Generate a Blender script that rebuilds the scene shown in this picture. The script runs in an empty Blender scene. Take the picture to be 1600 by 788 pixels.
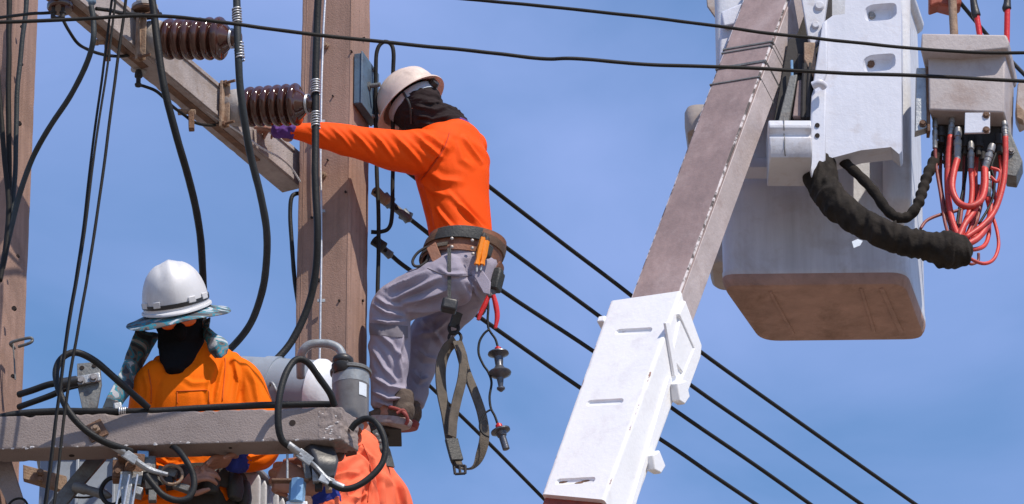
import bpy, bmesh, math, random
import numpy as np
from mathutils import Vector as V, Matrix, noise

random.seed(7)
SC = bpy.context.scene
COL = SC.collection
# ---------------------------------------------------------------- camera, sky, sun, exposure
PITCH = math.radians(27.0)
FPX = 8980.0                       # focal length in photograph pixels (1600 wide)
CAM = V((0.0, -20.0, 1.6))
cd = bpy.data.cameras.new('camera')
cd.sensor_width = 36.0
cd.lens = FPX / 1600.0 * 36.0
cd.clip_start = 0.5
cd.clip_end = 6000.0
cam = bpy.data.objects.new('camera', cd)
cam.location = CAM
cam.rotation_euler = (math.radians(90) + PITCH, 0, 0)
COL.objects.link(cam)
SC.camera = cam

SUN = V((0.385, -0.46, 0.80)).normalized()
SUN_EL = math.asin(SUN.z)
SUN_AZ = math.atan2(SUN.x, SUN.y)
world = bpy.data.worlds.new('World')
SC.world = world
world.use_nodes = True
wn = world.node_tree.nodes
wl = world.node_tree.links
wn.clear()
wo = wn.new('ShaderNodeOutputWorld')
bg = wn.new('ShaderNodeBackground')
bg.inputs['Strength'].default_value = 0.15
sky = wn.new('ShaderNodeTexSky')
sky.sky_type = 'NISHITA'
sky.sun_disc = False
sky.sun_elevation = SUN_EL
sky.sun_rotation = SUN_AZ
sky.altitude = 50
sky.air_density = 1.35
sky.dust_density = 0.0
sky.ozone_density = 10.0
# thin high cloud veil over the whole sky
tc = wn.new('ShaderNodeTexCoord')
mp = wn.new('ShaderNodeMapping')
mp.inputs['Scale'].default_value = (1.0, 1.0, 1.8)
mp.inputs['Location'].default_value = (3.17, -0.98, -0.32)
nz = wn.new('ShaderNodeTexNoise')
nz.inputs['Scale'].default_value = 8.0
nz.inputs['Detail'].default_value = 6.0
nz.inputs['Roughness'].default_value = 0.48
nz.inputs['Distortion'].default_value = 0.6
rp = wn.new('ShaderNodeValToRGB')
rp.color_ramp.elements[0].position = 0.36
rp.color_ramp.elements[0].color = (0.0, 0.0, 0.0, 1)
rp.color_ramp.elements[1].position = 0.72
rp.color_ramp.elements[1].color = (0.72, 0.72, 0.72, 1)
mx = wn.new('ShaderNodeMix')
mx.data_type = 'RGBA'
mx.inputs['B'].default_value = (2.75, 3.55, 6.7, 1)
wl.new(tc.outputs['Generated'], mp.inputs['Vector'])
wl.new(mp.outputs['Vector'], nz.inputs['Vector'])
wl.new(nz.outputs['Fac'], rp.inputs['Fac'])
wl.new(rp.outputs['Color'], mx.inputs['Factor'])
wl.new(sky.outputs['Color'], mx.inputs['A'])
wl.new(mx.outputs['Result'], bg.inputs['Color'])
wl.new(bg.outputs['Background'], wo.inputs['Surface'])

sd = bpy.data.lights.new('sun', 'SUN')
sd.energy = 4.9
sd.angle = math.radians(0.53)
sd.color = (1.0, 0.90, 0.77)
sun = bpy.data.objects.new('sun', sd)
sun.rotation_euler = SUN.to_track_quat('Z', 'Y').to_euler()
sun.location = (8, -12, 30)
COL.objects.link(sun)
SC.view_settings.view_transform = 'Standard'
SC.view_settings.look = 'None'
SC.view_settings.exposure = 0.0
SC.view_settings.gamma = 1.0
SC.view_settings.use_curve_mapping = False
SC.render.engine = 'CYCLES'
SC.cycles.max_bounces = 6
SC.cycles.use_denoising = True

# ---------------------------------------------------------------- measuring: photograph pixel -> point at a chosen depth
CF = V((0, math.cos(PITCH), math.sin(PITCH)))
CU = V((0, -math.sin(PITCH), math.cos(PITCH)))
def ray(px, py):
    return (CF + V((1, 0, 0)) * ((px - 800.0) / FPX) + CU * ((394.0 - py) / FPX))
def at(px, py, Y):
    d = ray(px, py)
    return CAM + d * ((Y - CAM.y) / d.y)
def atz(px, py, Z):
    d = ray(px, py)
    return CAM + d * ((Z - CAM.z) / d.z)
def proj_np(co):
    r = co - np.array(CAM)
    z = r @ np.array(CF)
    return 800.0 + FPX * r[:, 0] / z, 394.0 - FPX * (r @ np.array(CU)) / z
def pts(l, Y=None):
    """list of (px,py[,Y]) -> points; a single Y or a (Y0,Y1) ramp may be given"""
    o = []
    n = len(l)
    for i, q in enumerate(l):
        if len(q) == 3:
            y = q[2]
        elif isinstance(Y, tuple):
            y = Y[0] + (Y[1] - Y[0]) * i / max(1, n - 1)
        else:
            y = Y
        o.append(at(q[0], q[1], y))
    return o
PXM = 1 / 400.0      # one photograph pixel in metres near Y = 0

# ---------------------------------------------------------------- materials
def nd(t, kind, **kw):
    n = t.nodes.new(kind)
    for k, v in kw.items():
        if k in n.inputs.keys():
            n.inputs[k].default_value = v
        else:
            setattr(n, k, v)
    return n
def c4(c, k=1.0):
    return (min(1, c[0] * k), min(1, c[1] * k), min(1, c[2] * k), 1)
MATS = {}
def mat(name, col, rough=0.6, metal=0.0, var=0.15, vscale=6.0, bump=0.15, bscale=70.0, dirt=None, spec=0.5,
        coat=0.0, pits=0.0, streak=0.0, weave=0.0, wrinkle=0.0, sheen=0.0, bdist=0.01):
    m = bpy.data.materials.new(name)
    m.use_nodes = True
    t = m.node_tree
    b = t.nodes['Principled BSDF']
    L = t.links
    tco = nd(t, 'ShaderNodeTexCoord')
    n1 = nd(t, 'ShaderNodeTexNoise', Scale=vscale, Detail=7.0, Roughness=0.62)
    L.new(tco.outputs['Object'], n1.inputs['Vector'])
    r1 = nd(t, 'ShaderNodeValToRGB')
    r1.color_ramp.elements[0].position = 0.3
    r1.color_ramp.elements[1].position = 0.7
    r1.color_ramp.elements[0].color = c4(col, 1 - var)
    r1.color_ramp.elements[1].color = c4(col, 1 + var)
    L.new(n1.outputs['Fac'], r1.inputs['Fac'])
    out = r1.outputs['Color']
    if streak:
        mpn = nd(t, 'ShaderNodeMapping')
        mpn.inputs['Scale'].default_value = (30, 30, 1.6)
        L.new(tco.outputs['Object'], mpn.inputs['Vector'])
        n4 = nd(t, 'ShaderNodeTexNoise', Scale=1.0, Detail=5.0, Roughness=0.6)
        L.new(mpn.outputs['Vector'], n4.inputs['Vector'])
        r4 = nd(t, 'ShaderNodeValToRGB')
        r4.color_ramp.elements[0].position = 0.42
        r4.color_ramp.elements[1].position = 0.75
        r4.color_ramp.elements[0].color = (0, 0, 0, 1)
        r4.color_ramp.elements[1].color = (streak, streak, streak, 1)
        L.new(n4.outputs['Fac'], r4.inputs['Fac'])
        ms = nd(t, 'ShaderNodeMix', data_type='RGBA')
        L.new(r4.outputs['Color'], ms.inputs['Factor'])
        L.new(out, ms.inputs['A'])
        ms.inputs['B'].default_value = c4(col, 0.55)
        out = ms.outputs['Result']
    if dirt:
        dc, amt, ds = dirt
        n2 = nd(t, 'ShaderNodeTexNoise', Scale=ds, Detail=9.0, Roughness=0.68, Distortion=0.4)
        L.new(tco.outputs['Object'], n2.inputs['Vector'])
        r2 = nd(t, 'ShaderNodeValToRGB')
        r2.color_ramp.elements[0].position = 0.62 - 0.3 * amt
        r2.color_ramp.elements[1].position = 0.82 - 0.26 * amt
        r2.color_ramp.elements[0].color = (0, 0, 0, 1)
        r2.color_ramp.elements[1].color = (0.85, 0.85, 0.85, 1)
        L.new(n2.outputs['Fac'], r2.inputs['Fac'])
        md = nd(t, 'ShaderNodeMix', data_type='RGBA')
        L.new(r2.outputs['Color'], md.inputs['Factor'])
        L.new(out, md.inputs['A'])
        md.inputs['B'].default_value = c4(dc)
        out = md.outputs['Result']
    height = None
    n3 = nd(t, 'ShaderNodeTexNoise', Scale=bscale, Detail=6.0, Roughness=0.6)
    L.new(tco.outputs['Object'], n3.inputs['Vector'])
    height = n3.outputs['Fac']
    if pits:
        vo = nd(t, 'ShaderNodeTexVoronoi', Scale=48.0)
        L.new(tco.outputs['Object'], vo.inputs['Vector'])
        rv = nd(t, 'ShaderNodeValToRGB')
        rv.color_ramp.elements[0].position = 0.05
        rv.color_ramp.elements[1].position = 0.16
        rv.color_ramp.elements[0].color = (1, 1, 1, 1)
        rv.color_ramp.elements[1].color = (0, 0, 0, 1)
        L.new(vo.outputs['Distance'], rv.inputs['Fac'])
        # only some cells are open pores
        vc = nd(t, 'ShaderNodeMath', operation='GREATER_THAN')
        sp = nd(t, 'ShaderNodeSeparateColor')
        L.new(vo.outputs['Color'], sp.inputs['Color'])
        L.new(sp.outputs['Red'], vc.inputs[0])
        vc.inputs[1].default_value = 1 - pits
        mu = nd(t, 'ShaderNodeMath', operation='MULTIPLY')
        L.new(rv.outputs['Color'], mu.inputs[0])
        L.new(vc.outputs[0], mu.inputs[1])
        mpx = nd(t, 'ShaderNodeMix', data_type='RGBA')
        L.new(mu.outputs[0], mpx.inputs['Factor'])
        L.new(out, mpx.inputs['A'])
        mpx.inputs['B'].default_value = c4(col, 0.35)
        out = mpx.outputs['Result']
        sb = nd(t, 'ShaderNodeMath', operation='SUBTRACT')
        L.new(height, sb.inputs[0])
        L.new(mu.outputs[0], sb.inputs[1])
        height = sb.outputs[0]
    if wrinkle:
        mw = nd(t, 'ShaderNodeMapping')
        mw.inputs['Scale'].default_value = (16, 16, 7)
        mw.inputs['Rotation'].default_value = (0.4, 0.5, 0.3)
        L.new(tco.outputs['Object'], mw.inputs['Vector'])
        n5 = nd(t, 'ShaderNodeTexNoise', Scale=1.0, Detail=3.0, Roughness=0.5, Distortion=1.1)
        n5.noise_type = 'RIDGED_MULTIFRACTAL'
        L.new(mw.outputs['Vector'], n5.inputs['Vector'])
        mm = nd(t, 'ShaderNodeMath', operation='MULTIPLY_ADD')
        L.new(n5.outputs['Fac'], mm.inputs[0])
        mm.inputs[1].default_value = wrinkle
        L.new(height, mm.inputs[2])
        height = mm.outputs[0]
    bp = nd(t, 'ShaderNodeBump', Strength=bump, Distance=bdist)
    L.new(height, bp.inputs['Height'])
    L.new(bp.outputs['Normal'], b.inputs['Normal'])
    L.new(out, b.inputs['Base Color'])
    rr = nd(t, 'ShaderNodeMapRange')
    rr.inputs['To Min'].default_value = max(0.02, rough - 0.12)
    rr.inputs['To Max'].default_value = min(1.0, rough + 0.12)
    L.new(n1.outputs['Fac'], rr.inputs['Value'])
    L.new(rr.outputs['Result'], b.inputs['Roughness'])
    b.inputs['Metallic'].default_value = metal
    b.inputs['Specular IOR Level'].default_value = spec
    if coat:
        b.inputs['Coat Weight'].default_value = coat
        b.inputs['Coat Roughness'].default_value = 0.08
    if sheen:
        b.inputs['Sheen Weight'].default_value = sheen
    MATS[name] = m
    return m

def worn_mat(name, col, wear, rough=0.45, dirtc=None, damt=0.4, dscale=5.0, edge='edge', under=(0.05, 0.045, 0.045), var=0.12, bump=0.15, thr=0.29, streak=0.0):
    """painted metal: paint, grime patches and paint knocked off along the edges (mesh attribute 'edge')"""
    m = mat(name, col, rough=rough, var=var, vscale=4.0, bump=bump, bscale=50, dirt=(dirtc, damt, dscale) if dirtc else None, streak=streak)
    t = m.node_tree
    L = t.links
    b = t.nodes['Principled BSDF']
    src = b.inputs['Base Color'].links[0].from_socket
    a = nd(t, 'ShaderNodeAttribute')
    a.attribute_name = edge
    tco = nd(t, 'ShaderNodeTexCoord')
    n = nd(t, 'ShaderNodeTexNoise', Scale=9.0, Detail=10.0, Roughness=0.78)
    L.new(tco.outputs['Object'], n.inputs['Vector'])
    ad = nd(t, 'ShaderNodeMath', operation='MULTIPLY')
    L.new(a.outputs['Fac'], ad.inputs[0])
    L.new(n.outputs['Fac'], ad.inputs[1])
    r = nd(t, 'ShaderNodeValToRGB')
    r.color_ramp.elements[0].position = thr
    r.color_ramp.elements[1].position = thr + 0.06
    r.color_ramp.elements[0].color = (0, 0, 0, 1)
    r.color_ramp.elements[1].color = (1, 1, 1, 1)
    L.new(ad.outputs[0], r.inputs['Fac'])
    n2 = nd(t, 'ShaderNodeTexNoise', Scale=16.0, Detail=6.0, Roughness=0.65)
    L.new(tco.outputs['Object'], n2.inputs['Vector'])
    r2 = nd(t, 'ShaderNodeValToRGB')
    r2.color_ramp.elements[0].position = 0.46
    r2.color_ramp.elements[1].position = 0.54
    r2.color_ramp.elements[0].color = c4(under)
    r2.color_ramp.elements[1].color = c4(wear)
    L.new(n2.outputs['Fac'], r2.inputs['Fac'])
    mxx = nd(t, 'ShaderNodeMix', data_type='RGBA')
    L.new(r.outputs['Color'], mxx.inputs['Factor'])
    L.new(src, mxx.inputs['A'])
    L.new(r2.outputs['Color'], mxx.inputs['B'])
    L.new(mxx.outputs['Result'], b.inputs['Base Color'])
    return m

def camo_mat(name):
    m = mat(name, (0.1, 0.1, 0.1), rough=0.85, wrinkle=0.5, bump=0.3, bscale=200)
    t = m.node_tree
    b = t.nodes['Principled BSDF']
    tco = nd(t, 'ShaderNodeTexCoord')
    n = nd(t, 'ShaderNodeTexNoise', Scale=11.0, Detail=1.5, Roughness=0.4, Distortion=1.6)
    mpn = nd(t, 'ShaderNodeMapping')
    mpn.inputs['Scale'].default_value = (0.8, 1, 1.5)
    t.links.new(tco.outputs['Object'], mpn.inputs['Vector'])
    t.links.new(mpn.outputs['Vector'], n.inputs['Vector'])
    r = nd(t, 'ShaderNodeValToRGB')
    r.color_ramp.interpolation = 'CONSTANT'
    e = r.color_ramp.elements
    e[0].position = 0.0
    e[0].color = (0.035, 0.05, 0.065, 1)
    e[1].position = 0.40
    e[1].color = (0.13, 0.115, 0.11, 1)
    for p, c in ((0.46, (0.02, 0.18, 0.25, 1)), (0.53, (0.18, 0.18, 0.19, 1)), (0.58, (0.03, 0.25, 0.33, 1)), (0.62, (0.44, 0.46, 0.50, 1))):
        x = e.new(p)
        x.color = c
    t.links.new(n.outputs['Fac'], r.inputs['Fac'])
    t.links.new(r.outputs['Color'], b.inputs['Base Color'])
    return m

mat('pole_concrete', (0.345, 0.222, 0.178), rough=0.9, var=0.2, vscale=2.2, bump=0.28, bscale=150, pits=0.18, dirt=((0.19, 0.125, 0.10), 0.38, 3.0), spec=0.25, streak=0.6)
mat('arm_concrete', (0.255, 0.215, 0.205), rough=0.9, var=0.13, vscale=5.0, bump=0.4, bscale=150, pits=0.08, dirt=((0.17, 0.135, 0.12), 0.34, 6.0), spec=0.25)
mat('arm_pale', (0.37, 0.325, 0.315), rough=0.9, var=0.16, vscale=6.0, bump=0.4, bscale=150, pits=0.05, dirt=((0.22, 0.16, 0.12), 0.36, 7.0), spec=0.25, streak=0.45)
mat('hole_dark', (0.02, 0.012, 0.01), rough=0.95)
mat('cable_black', (0.016, 0.017, 0.018), rough=0.55, var=0.3, bump=0.2, bscale=120, spec=0.25)
mat('cable_grey', (0.032, 0.038, 0.042), rough=0.55, var=0.3, bump=0.2, bscale=120, spec=0.25)
mat('wire_line', (0.018, 0.017, 0.016), rough=0.65, var=0.2, spec=0.2)
mat('rust_steel', (0.17, 0.095, 0.06), rough=0.85, var=0.35, vscale=25, bump=0.5, bscale=120, dirt=((0.09, 0.05, 0.035), 0.5, 18.0))
mat('rust_pale', (0.30, 0.21, 0.15), rough=0.8, var=0.25, vscale=25, bump=0.4, bscale=120, dirt=((0.17, 0.08, 0.04), 0.45, 18.0))
mat('galv', (0.36, 0.38, 0.40), rough=0.5, metal=0.6, var=0.2, vscale=18, bump=0.25, bscale=90, dirt=((0.22, 0.19, 0.17), 0.35, 12.0))
mat('galv_dark', (0.16, 0.165, 0.165), rough=0.6, metal=0.4, var=0.25, vscale=18, bump=0.3, bscale=90, dirt=((0.10, 0.075, 0.06), 0.4, 12.0))
mat('probe_metal', (0.10, 0.105, 0.12), rough=0.35, metal=0.5, var=0.3, vscale=30)
mat('tie_wire', (0.55, 0.56, 0.58), rough=0.4, metal=0.7, var=0.1)
mat('porcelain_brown', (0.062, 0.022, 0.015), rough=0.12, var=0.25, vscale=9, bump=0.02, spec=0.5, coat=0.4, dirt=((0.09, 0.05, 0.04), 0.22, 9.0))
mat('insulator_base', (0.36, 0.34, 0.33), rough=0.7, var=0.15, vscale=14, bump=0.3, dirt=((0.25, 0.18, 0.14), 0.42, 10.0))
mat('orange_cloth', (0.85, 0.082, 0.004), rough=0.7, var=0.05, vscale=5, bump=0.22, bscale=260, wrinkle=0.35, spec=0.15, dirt=((0.62, 0.055, 0.004), 0.22, 5.0))
mat('amber_cloth', (0.83, 0.148, 0.001), rough=0.75, var=0.06, vscale=5, bump=0.22, bscale=260, wrinkle=0.35, spec=0.12, dirt=((0.62, 0.10, 0.003), 0.25, 5.0))
mat('coral_cloth', (0.87, 0.165, 0.078), rough=0.7, var=0.06, vscale=5, bump=0.25, bscale=260, wrinkle=0.5, spec=0.15)
mat('seam_orange', (0.50, 0.045, 0.004), rough=0.8, var=0.1)
mat('seam_coral', (0.55, 0.085, 0.035), rough=0.8, var=0.1)
mat('seam_amber', (0.55, 0.085, 0.001), rough=0.8, var=0.1)
mat('trouser_grey', (0.31, 0.285, 0.355), rough=0.85, var=0.1, vscale=7, bump=0.3, bscale=240, wrinkle=0.7, spec=0.2)
mat('shade_seam_grey', (0.17, 0.155, 0.185), rough=0.85, var=0.1, wrinkle=0.5)  # grey for the shade painted below the knee and for a trouser seam
mat('trouser_dark', (0.055, 0.05, 0.045), rough=0.9, var=0.2, bump=0.3, bscale=240, wrinkle=0.7, spec=0.2)
mat('black_knit', (0.008, 0.008, 0.010), rough=0.95, var=0.2, bump=0.3, bscale=300, spec=0.12)
mat('brown_knit', (0.028, 0.020, 0.021), rough=0.9, var=0.25, bump=0.3, bscale=300, wrinkle=0.6, spec=0.15)
mat('skin', (0.36, 0.175, 0.12), rough=0.5, var=0.12, vscale=30, bump=0.18, bscale=180, spec=0.4)
mat('nail', (0.5, 0.30, 0.25), rough=0.35, var=0.05)
mat('helmet_white', (0.60, 0.605, 0.625), rough=0.45, var=0.05, vscale=10, bump=0.05, bscale=60, dirt=((0.45, 0.44, 0.45), 0.36, 9.0), spec=0.5)
mat('helmet_cream', (0.70, 0.57, 0.49), rough=0.4, var=0.06, vscale=10, bump=0.06, bscale=60, dirt=((0.42, 0.33, 0.28), 0.36, 10.0), spec=0.5)
mat('helmet_inner', (0.16, 0.17, 0.2), rough=0.7, var=0.2)
mat('band_grey', (0.36, 0.42, 0.5), rough=0.6, var=0.15)
mat('purple_cloth', (0.10, 0.03, 0.22), rough=0.8, var=0.2, wrinkle=0.6)
mat('blue_cuff', (0.012, 0.03, 0.26), rough=0.8, var=0.2, wrinkle=0.5)
mat('leather_brown', (0.25, 0.105, 0.06), rough=0.65, var=0.25, vscale=14, bump=0.35, bscale=120, dirt=((0.09, 0.045, 0.03), 0.4, 10.0))
mat('leather_olive', (0.11, 0.062, 0.038), rough=0.65, var=0.3, vscale=16, bump=0.3, bscale=120)
mat('leather_dark', (0.032, 0.034, 0.033), rough=0.55, var=0.3, vscale=14, bump=0.3, bscale=120)
mat('webbing', (0.125, 0.105, 0.085), rough=0.85, var=0.3, vscale=20, bump=0.5, bscale=220, dirt=((0.06, 0.05, 0.04), 0.4, 16.0))
mat('black_plastic', (0.02, 0.02, 0.022), rough=0.45, var=0.2)
mat('orange_plastic', (0.85, 0.25, 0.01), rough=0.35, var=0.05)
mat('red_plastic', (0.55, 0.02, 0.02), rough=0.35, var=0.1)
mat('orange_lens', (1.0, 0.16, 0.01), rough=0.08, var=0.02, bump=0.0, coat=0.5)
mat('camo_plain', (0.2, 0.2, 0.2))
camo_mat('camo_cloth')
mat('shoe_cloth', (0.10, 0.072, 0.055), rough=0.85, var=0.25, vscale=30, bump=0.4, bscale=200)
mat('shoe_sole', (0.36, 0.30, 0.29), rough=0.7, var=0.2, vscale=25, dirt=((0.22, 0.10, 0.08), 0.4, 20.0))
mat('sole_red', (0.28, 0.05, 0.04), rough=0.7, var=0.2)
mat('boot_dark', (0.03, 0.025, 0.022), rough=0.7, var=0.3)
mat('tank_grey', (0.27, 0.31, 0.365), rough=0.4, var=0.08, vscale=5, bump=0.08, bscale=40, dirt=((0.19, 0.20, 0.22), 0.38, 4.0), spec=0.5)
mat('fin_grey', (0.52, 0.54, 0.57), rough=0.45, var=0.1, vscale=8, dirt=((0.3, 0.29, 0.28), 0.35, 7.0))
mat('tank_white', (0.72, 0.75, 0.8), rough=0.35, var=0.05, dirt=((0.5, 0.52, 0.55), 0.3, 6.0))
mat('breather_grey', (0.145, 0.138, 0.135), rough=0.35, var=0.25, vscale=10, bump=0.1, dirt=((0.09, 0.075, 0.065), 0.4, 9.0))
mat('paper_label', (0.62, 0.68, 0.75), rough=0.7, var=0.05)
mat('cutout_dark', (0.045, 0.045, 0.05), rough=0.45, var=0.3, vscale=14)
mat('boom_side', (0.46, 0.40, 0.40), rough=0.6, var=0.12, vscale=5, bump=0.25, bscale=50, dirt=((0.30, 0.225, 0.21), 0.38, 6.0), streak=0.1)
mat('pipe_grey', (0.24, 0.27, 0.30), rough=0.45, var=0.15, dirt=((0.15, 0.14, 0.13), 0.35, 14.0))
mat('box_blue', (0.085, 0.135, 0.195), rough=0.5, var=0.15, vscale=8, dirt=((0.05, 0.06, 0.075), 0.35, 9.0))
mat('clamp_blue', (0.20, 0.36, 0.55), rough=0.4, metal=0.3, var=0.15)
mat('sleeve_black', (0.022, 0.018, 0.015), rough=0.9, var=0.5, vscale=14, bump=0.45, bscale=60, wrinkle=0.8, spec=0.2)
mat('hose_red', (0.55, 0.045, 0.035), rough=0.5, var=0.1, vscale=10, dirt=((0.20, 0.035, 0.03), 0.42, 16.0))
mat('hose_dark_red', (0.22, 0.05, 0.045), rough=0.5, var=0.2)
mat('fitting_grey', (0.26, 0.26, 0.265), rough=0.45, metal=0.5, var=0.3, vscale=30)
mat('bracket_white', (0.60, 0.625, 0.71), rough=0.42, var=0.05, vscale=6, bump=0.14, bscale=55, dirt=((0.46, 0.42, 0.42), 0.27, 7.0), spec=0.5, streak=0.12)
mat('lever_white', (0.54, 0.555, 0.61), rough=0.45, var=0.08, dirt=((0.36, 0.32, 0.3), 0.35, 9.0))
mat('bucket_white', (0.60, 0.62, 0.67), rough=0.5, var=0.06, vscale=4, bump=0.2, bscale=45, dirt=((0.42, 0.40, 0.40), 0.36, 5.0), streak=0.4)
mat('bucket_under', (0.38, 0.245, 0.20), rough=0.85, var=0.2, vscale=8, bump=0.35, bscale=60, dirt=((0.20, 0.12, 0.085), 0.45, 6.0))
mat('bucket_tan', (0.36, 0.32, 0.30), rough=0.7, var=0.15, vscale=6, dirt=((0.24, 0.14, 0.09), 0.4, 5.0))
mat('valve_box', (0.40, 0.36, 0.36), rough=0.6, var=0.1, vscale=8, bump=0.2, bscale=60, dirt=((0.27, 0.2, 0.18), 0.4, 6.0))
mat('machine_dark', (0.025, 0.022, 0.022), rough=0.7, var=0.4, vscale=12)
mat('dark_red_metal', (0.30, 0.06, 0.03), rough=0.6, var=0.2, dirt=((0.12, 0.03, 0.02), 0.4, 9.0))
mat('bolt_steel', (0.28, 0.26, 0.25), rough=0.5, metal=0.6, var=0.3, vscale=60)
mat('ground_earth', (0.24, 0.185, 0.135), rough=0.95, var=0.25, vscale=0.6, bump=0.5, bscale=12, dirt=((0.18, 0.155, 0.11), 0.4, 0.3))
mat('deck_board', (0.22, 0.18, 0.15), rough=0.9, var=0.2)
mat('chip_light', (0.6, 0.58, 0.58), rough=0.9, var=0.25, vscale=60, bump=0.5)
worn_mat('boom_paint', (0.29, 0.212, 0.20), (0.62, 0.57, 0.57), rough=0.6, dirtc=(0.40, 0.315, 0.305), damt=0.36, dscale=4.5, under=(0.075, 0.06, 0.055), bump=0.2, var=0.22, streak=0.45, thr=0.33)
worn_mat('cover_paint', (0.84, 0.845, 0.86), (0.33, 0.23, 0.21), rough=0.38, dirtc=(0.70, 0.68, 0.70), damt=0.24, dscale=7.0, under=(0.30, 0.17, 0.12), var=0.04, thr=0.52)
# ---------------------------------------------------------------- geometry tools
def catmull(P, n):
    P = [V(p) for p in P]
    if len(P) < 3 or n <= 1:
        return P
    out = []
    Q = [P[0] * 2 - P[1]] + P + [P[-1] * 2 - P[-2]]
    for i in range(1, len(Q) - 2):
        a, b, c, d = Q[i - 1], Q[i], Q[i + 1], Q[i + 2]
        for k in range(n):
            t = k / n
            out.append(0.5 * ((2 * b) + (c - a) * t + (2 * a - 5 * b + 4 * c - d) * t * t + (3 * b - a - 3 * c + d) * t ** 3))
    out.append(P[-1])
    return out
def lerp_list(R, n):
    out = []
    for i in range(len(R) - 1):
        for k in range(n):
            t = k / n
            t = t * t * (3 - 2 * t) * 0.5 + t * 0.5
            out.append(R[i] + (R[i + 1] - R[i]) * t)
    out.append(R[-1])
    return out
def perp(t, ref=None):
    t = t.normalized()
    r = ref if ref is not None else (V((0, 0, 1)) if abs(t.z) < 0.9 else V((1, 0, 0)))
    a = r - t * r.dot(t)
    if a.length < 1e-5:
        r = V((0, 1, 0))
        a = r - t * r.dot(t)
    a.normalize()
    return a, t.cross(a)

class G:
    def __init__(s):
        s.v = []
        s.f = []
        s.e = []           # per-vertex 'edge' wear attribute
    def add(s, vs, fs, ed=None):
        o = len(s.v)
        s.v += [tuple(p) for p in vs]
        s.f += [tuple(i + o for i in f) for f in fs]
        s.e += list(ed) if ed is not None else [0.0] * len(vs)
        return s
    def rings(s, R, cap=True, close=False, ed=None):
        n = len(R[0])
        vs = [p for r in R for p in r]
        fs = []
        m = len(R)
        for i in range(m if close else m - 1):
            j = (i + 1) % m
            for k in range(n):
                l = (k + 1) % n
                fs.append((i * n + k, i * n + l, j * n + l, j * n + k))
        if cap and not close:
            fs.append(tuple(reversed(range(n))))
            fs.append(tuple((m - 1) * n + k for k in range(n)))
        return s.add(vs, fs, ed)
    def tube(s, P, r, seg=10, sub=6, cap=True, wob=0.0):
        rr = r if isinstance(r, (list, tuple)) else [r] * len(P)
        if len(P) > 2:
            rr = lerp_list(list(rr), sub)
            P = catmull(P, sub)
        R = []
        a = None
        n = len(P)
        for i, p in enumerate(P):
            t = (P[min(i + 1, n - 1)] - P[max(i - 1, 0)])
            if t.length < 1e-7:
                t = V((0, 0, 1))
            a, b = perp(t, a)
            q = rr[i]
            if wob:
                q *= 1 + wob * noise.noise(p * 25)
            R.append([p + (a * math.cos(2 * math.pi * k / seg) + b * math.sin(2 * math.pi * k / seg)) * q for k in range(seg)])
        return s.rings(R, cap)
    def lathe(s, o, ax, prof, seg=28, ref=None, cap=True, squash=1.0):
        ax = V(ax).normalized()
        a, b = perp(ax, ref)
        R = [[o + ax * h + (a * math.cos(2 * math.pi * k / seg) + b * squash * math.sin(2 * math.pi * k / seg)) * max(r, 1e-4) for k in range(seg)] for h, r in prof]
        return s.rings(R, cap)
    def box(s, c, sz, X=V((1, 0, 0)), Y=V((0, 1, 0)), Z=None):
        X = V(X).normalized()
        Y = V(Y)
        Y = (Y - X * Y.dot(X)).normalized()
        Zz = X.cross(Y) if Z is None else V(Z).normalized()
        c = V(c)
        vs = [c + X * (sx * sz[0] / 2) + Y * (sy * sz[1] / 2) + Zz * (sz_ * sz[2] / 2) for sz_ in (-1, 1) for sy in (-1, 1) for sx in (-1, 1)]
        return s.add(vs, [(0, 2, 3, 1), (4, 5, 7, 6), (0, 1, 5, 4), (2, 6, 7, 3), (0, 4, 6, 2), (1, 3, 7, 5)])
    def prism(s, P, ex):
        P = [V(p) for p in P]
        n = len(P)
        vs = P + [p + V(ex) for p in P]
        fs = [tuple(reversed(range(n))), tuple(range(n, 2 * n))] + [(k, (k + 1) % n, n + (k + 1) % n, n + k) for k in range(n)]
        return s.add(vs, fs)
    def mesh(s, name, smooth=35):
        me = bpy.data.meshes.new(name)
        me.from_pydata(s.v, [], s.f)
        if any(s.e):
            a = me.attributes.new('edge', 'FLOAT', 'POINT')
            a.data.foreach_set('value', s.e)
        bm = bmesh.new()
        bm.from_mesh(me)
        bmesh.ops.recalc_face_normals(bm, faces=bm.faces)
        bm.to_mesh(me)
        bm.free()
        if smooth:
            me.shade_smooth()
            if smooth < 180:
                me.set_sharp_from_angle(angle=math.radians(smooth))
        me.update()
        return me
    def build(s, name, m, parent=None, smooth=35, bevel=0.0, bseg=2):
        return link(name, s.mesh(name, smooth), m, parent, bevel, bseg)
def link(name, me, m, parent=None, bevel=0.0, bseg=2):
    o = bpy.data.objects.new(name, me)
    COL.objects.link(o)
    if m is not None:
        me.materials.clear()
        me.materials.append(MATS[m])
    if parent is not None:
        o.parent = parent
        if parent.type == 'EMPTY':
            o.matrix_parent_inverse = Matrix.Translation(-parent.location)
    if bevel:
        b = o.modifiers.new('bevel', 'BEVEL')
        b.width = bevel
        b.segments = bseg
        b.limit_method = 'ANGLE'
        b.angle_limit = math.radians(40)
        b.harden_normals = False
    return o
def tag(o, label, cat, group=None, kind=None):
    o['label'] = label
    o['category'] = cat
    if group:
        o['group'] = group
    if kind:
        o['kind'] = kind
    return o
def thing(name, loc, label, cat, group=None):
    o = bpy.data.objects.new(name, None)
    o.empty_display_size = 0.1
    o.location = loc
    COL.objects.link(o)
    return tag(o, label, cat, group)
def struct(o):
    o['kind'] = 'structure'
    return o

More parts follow.
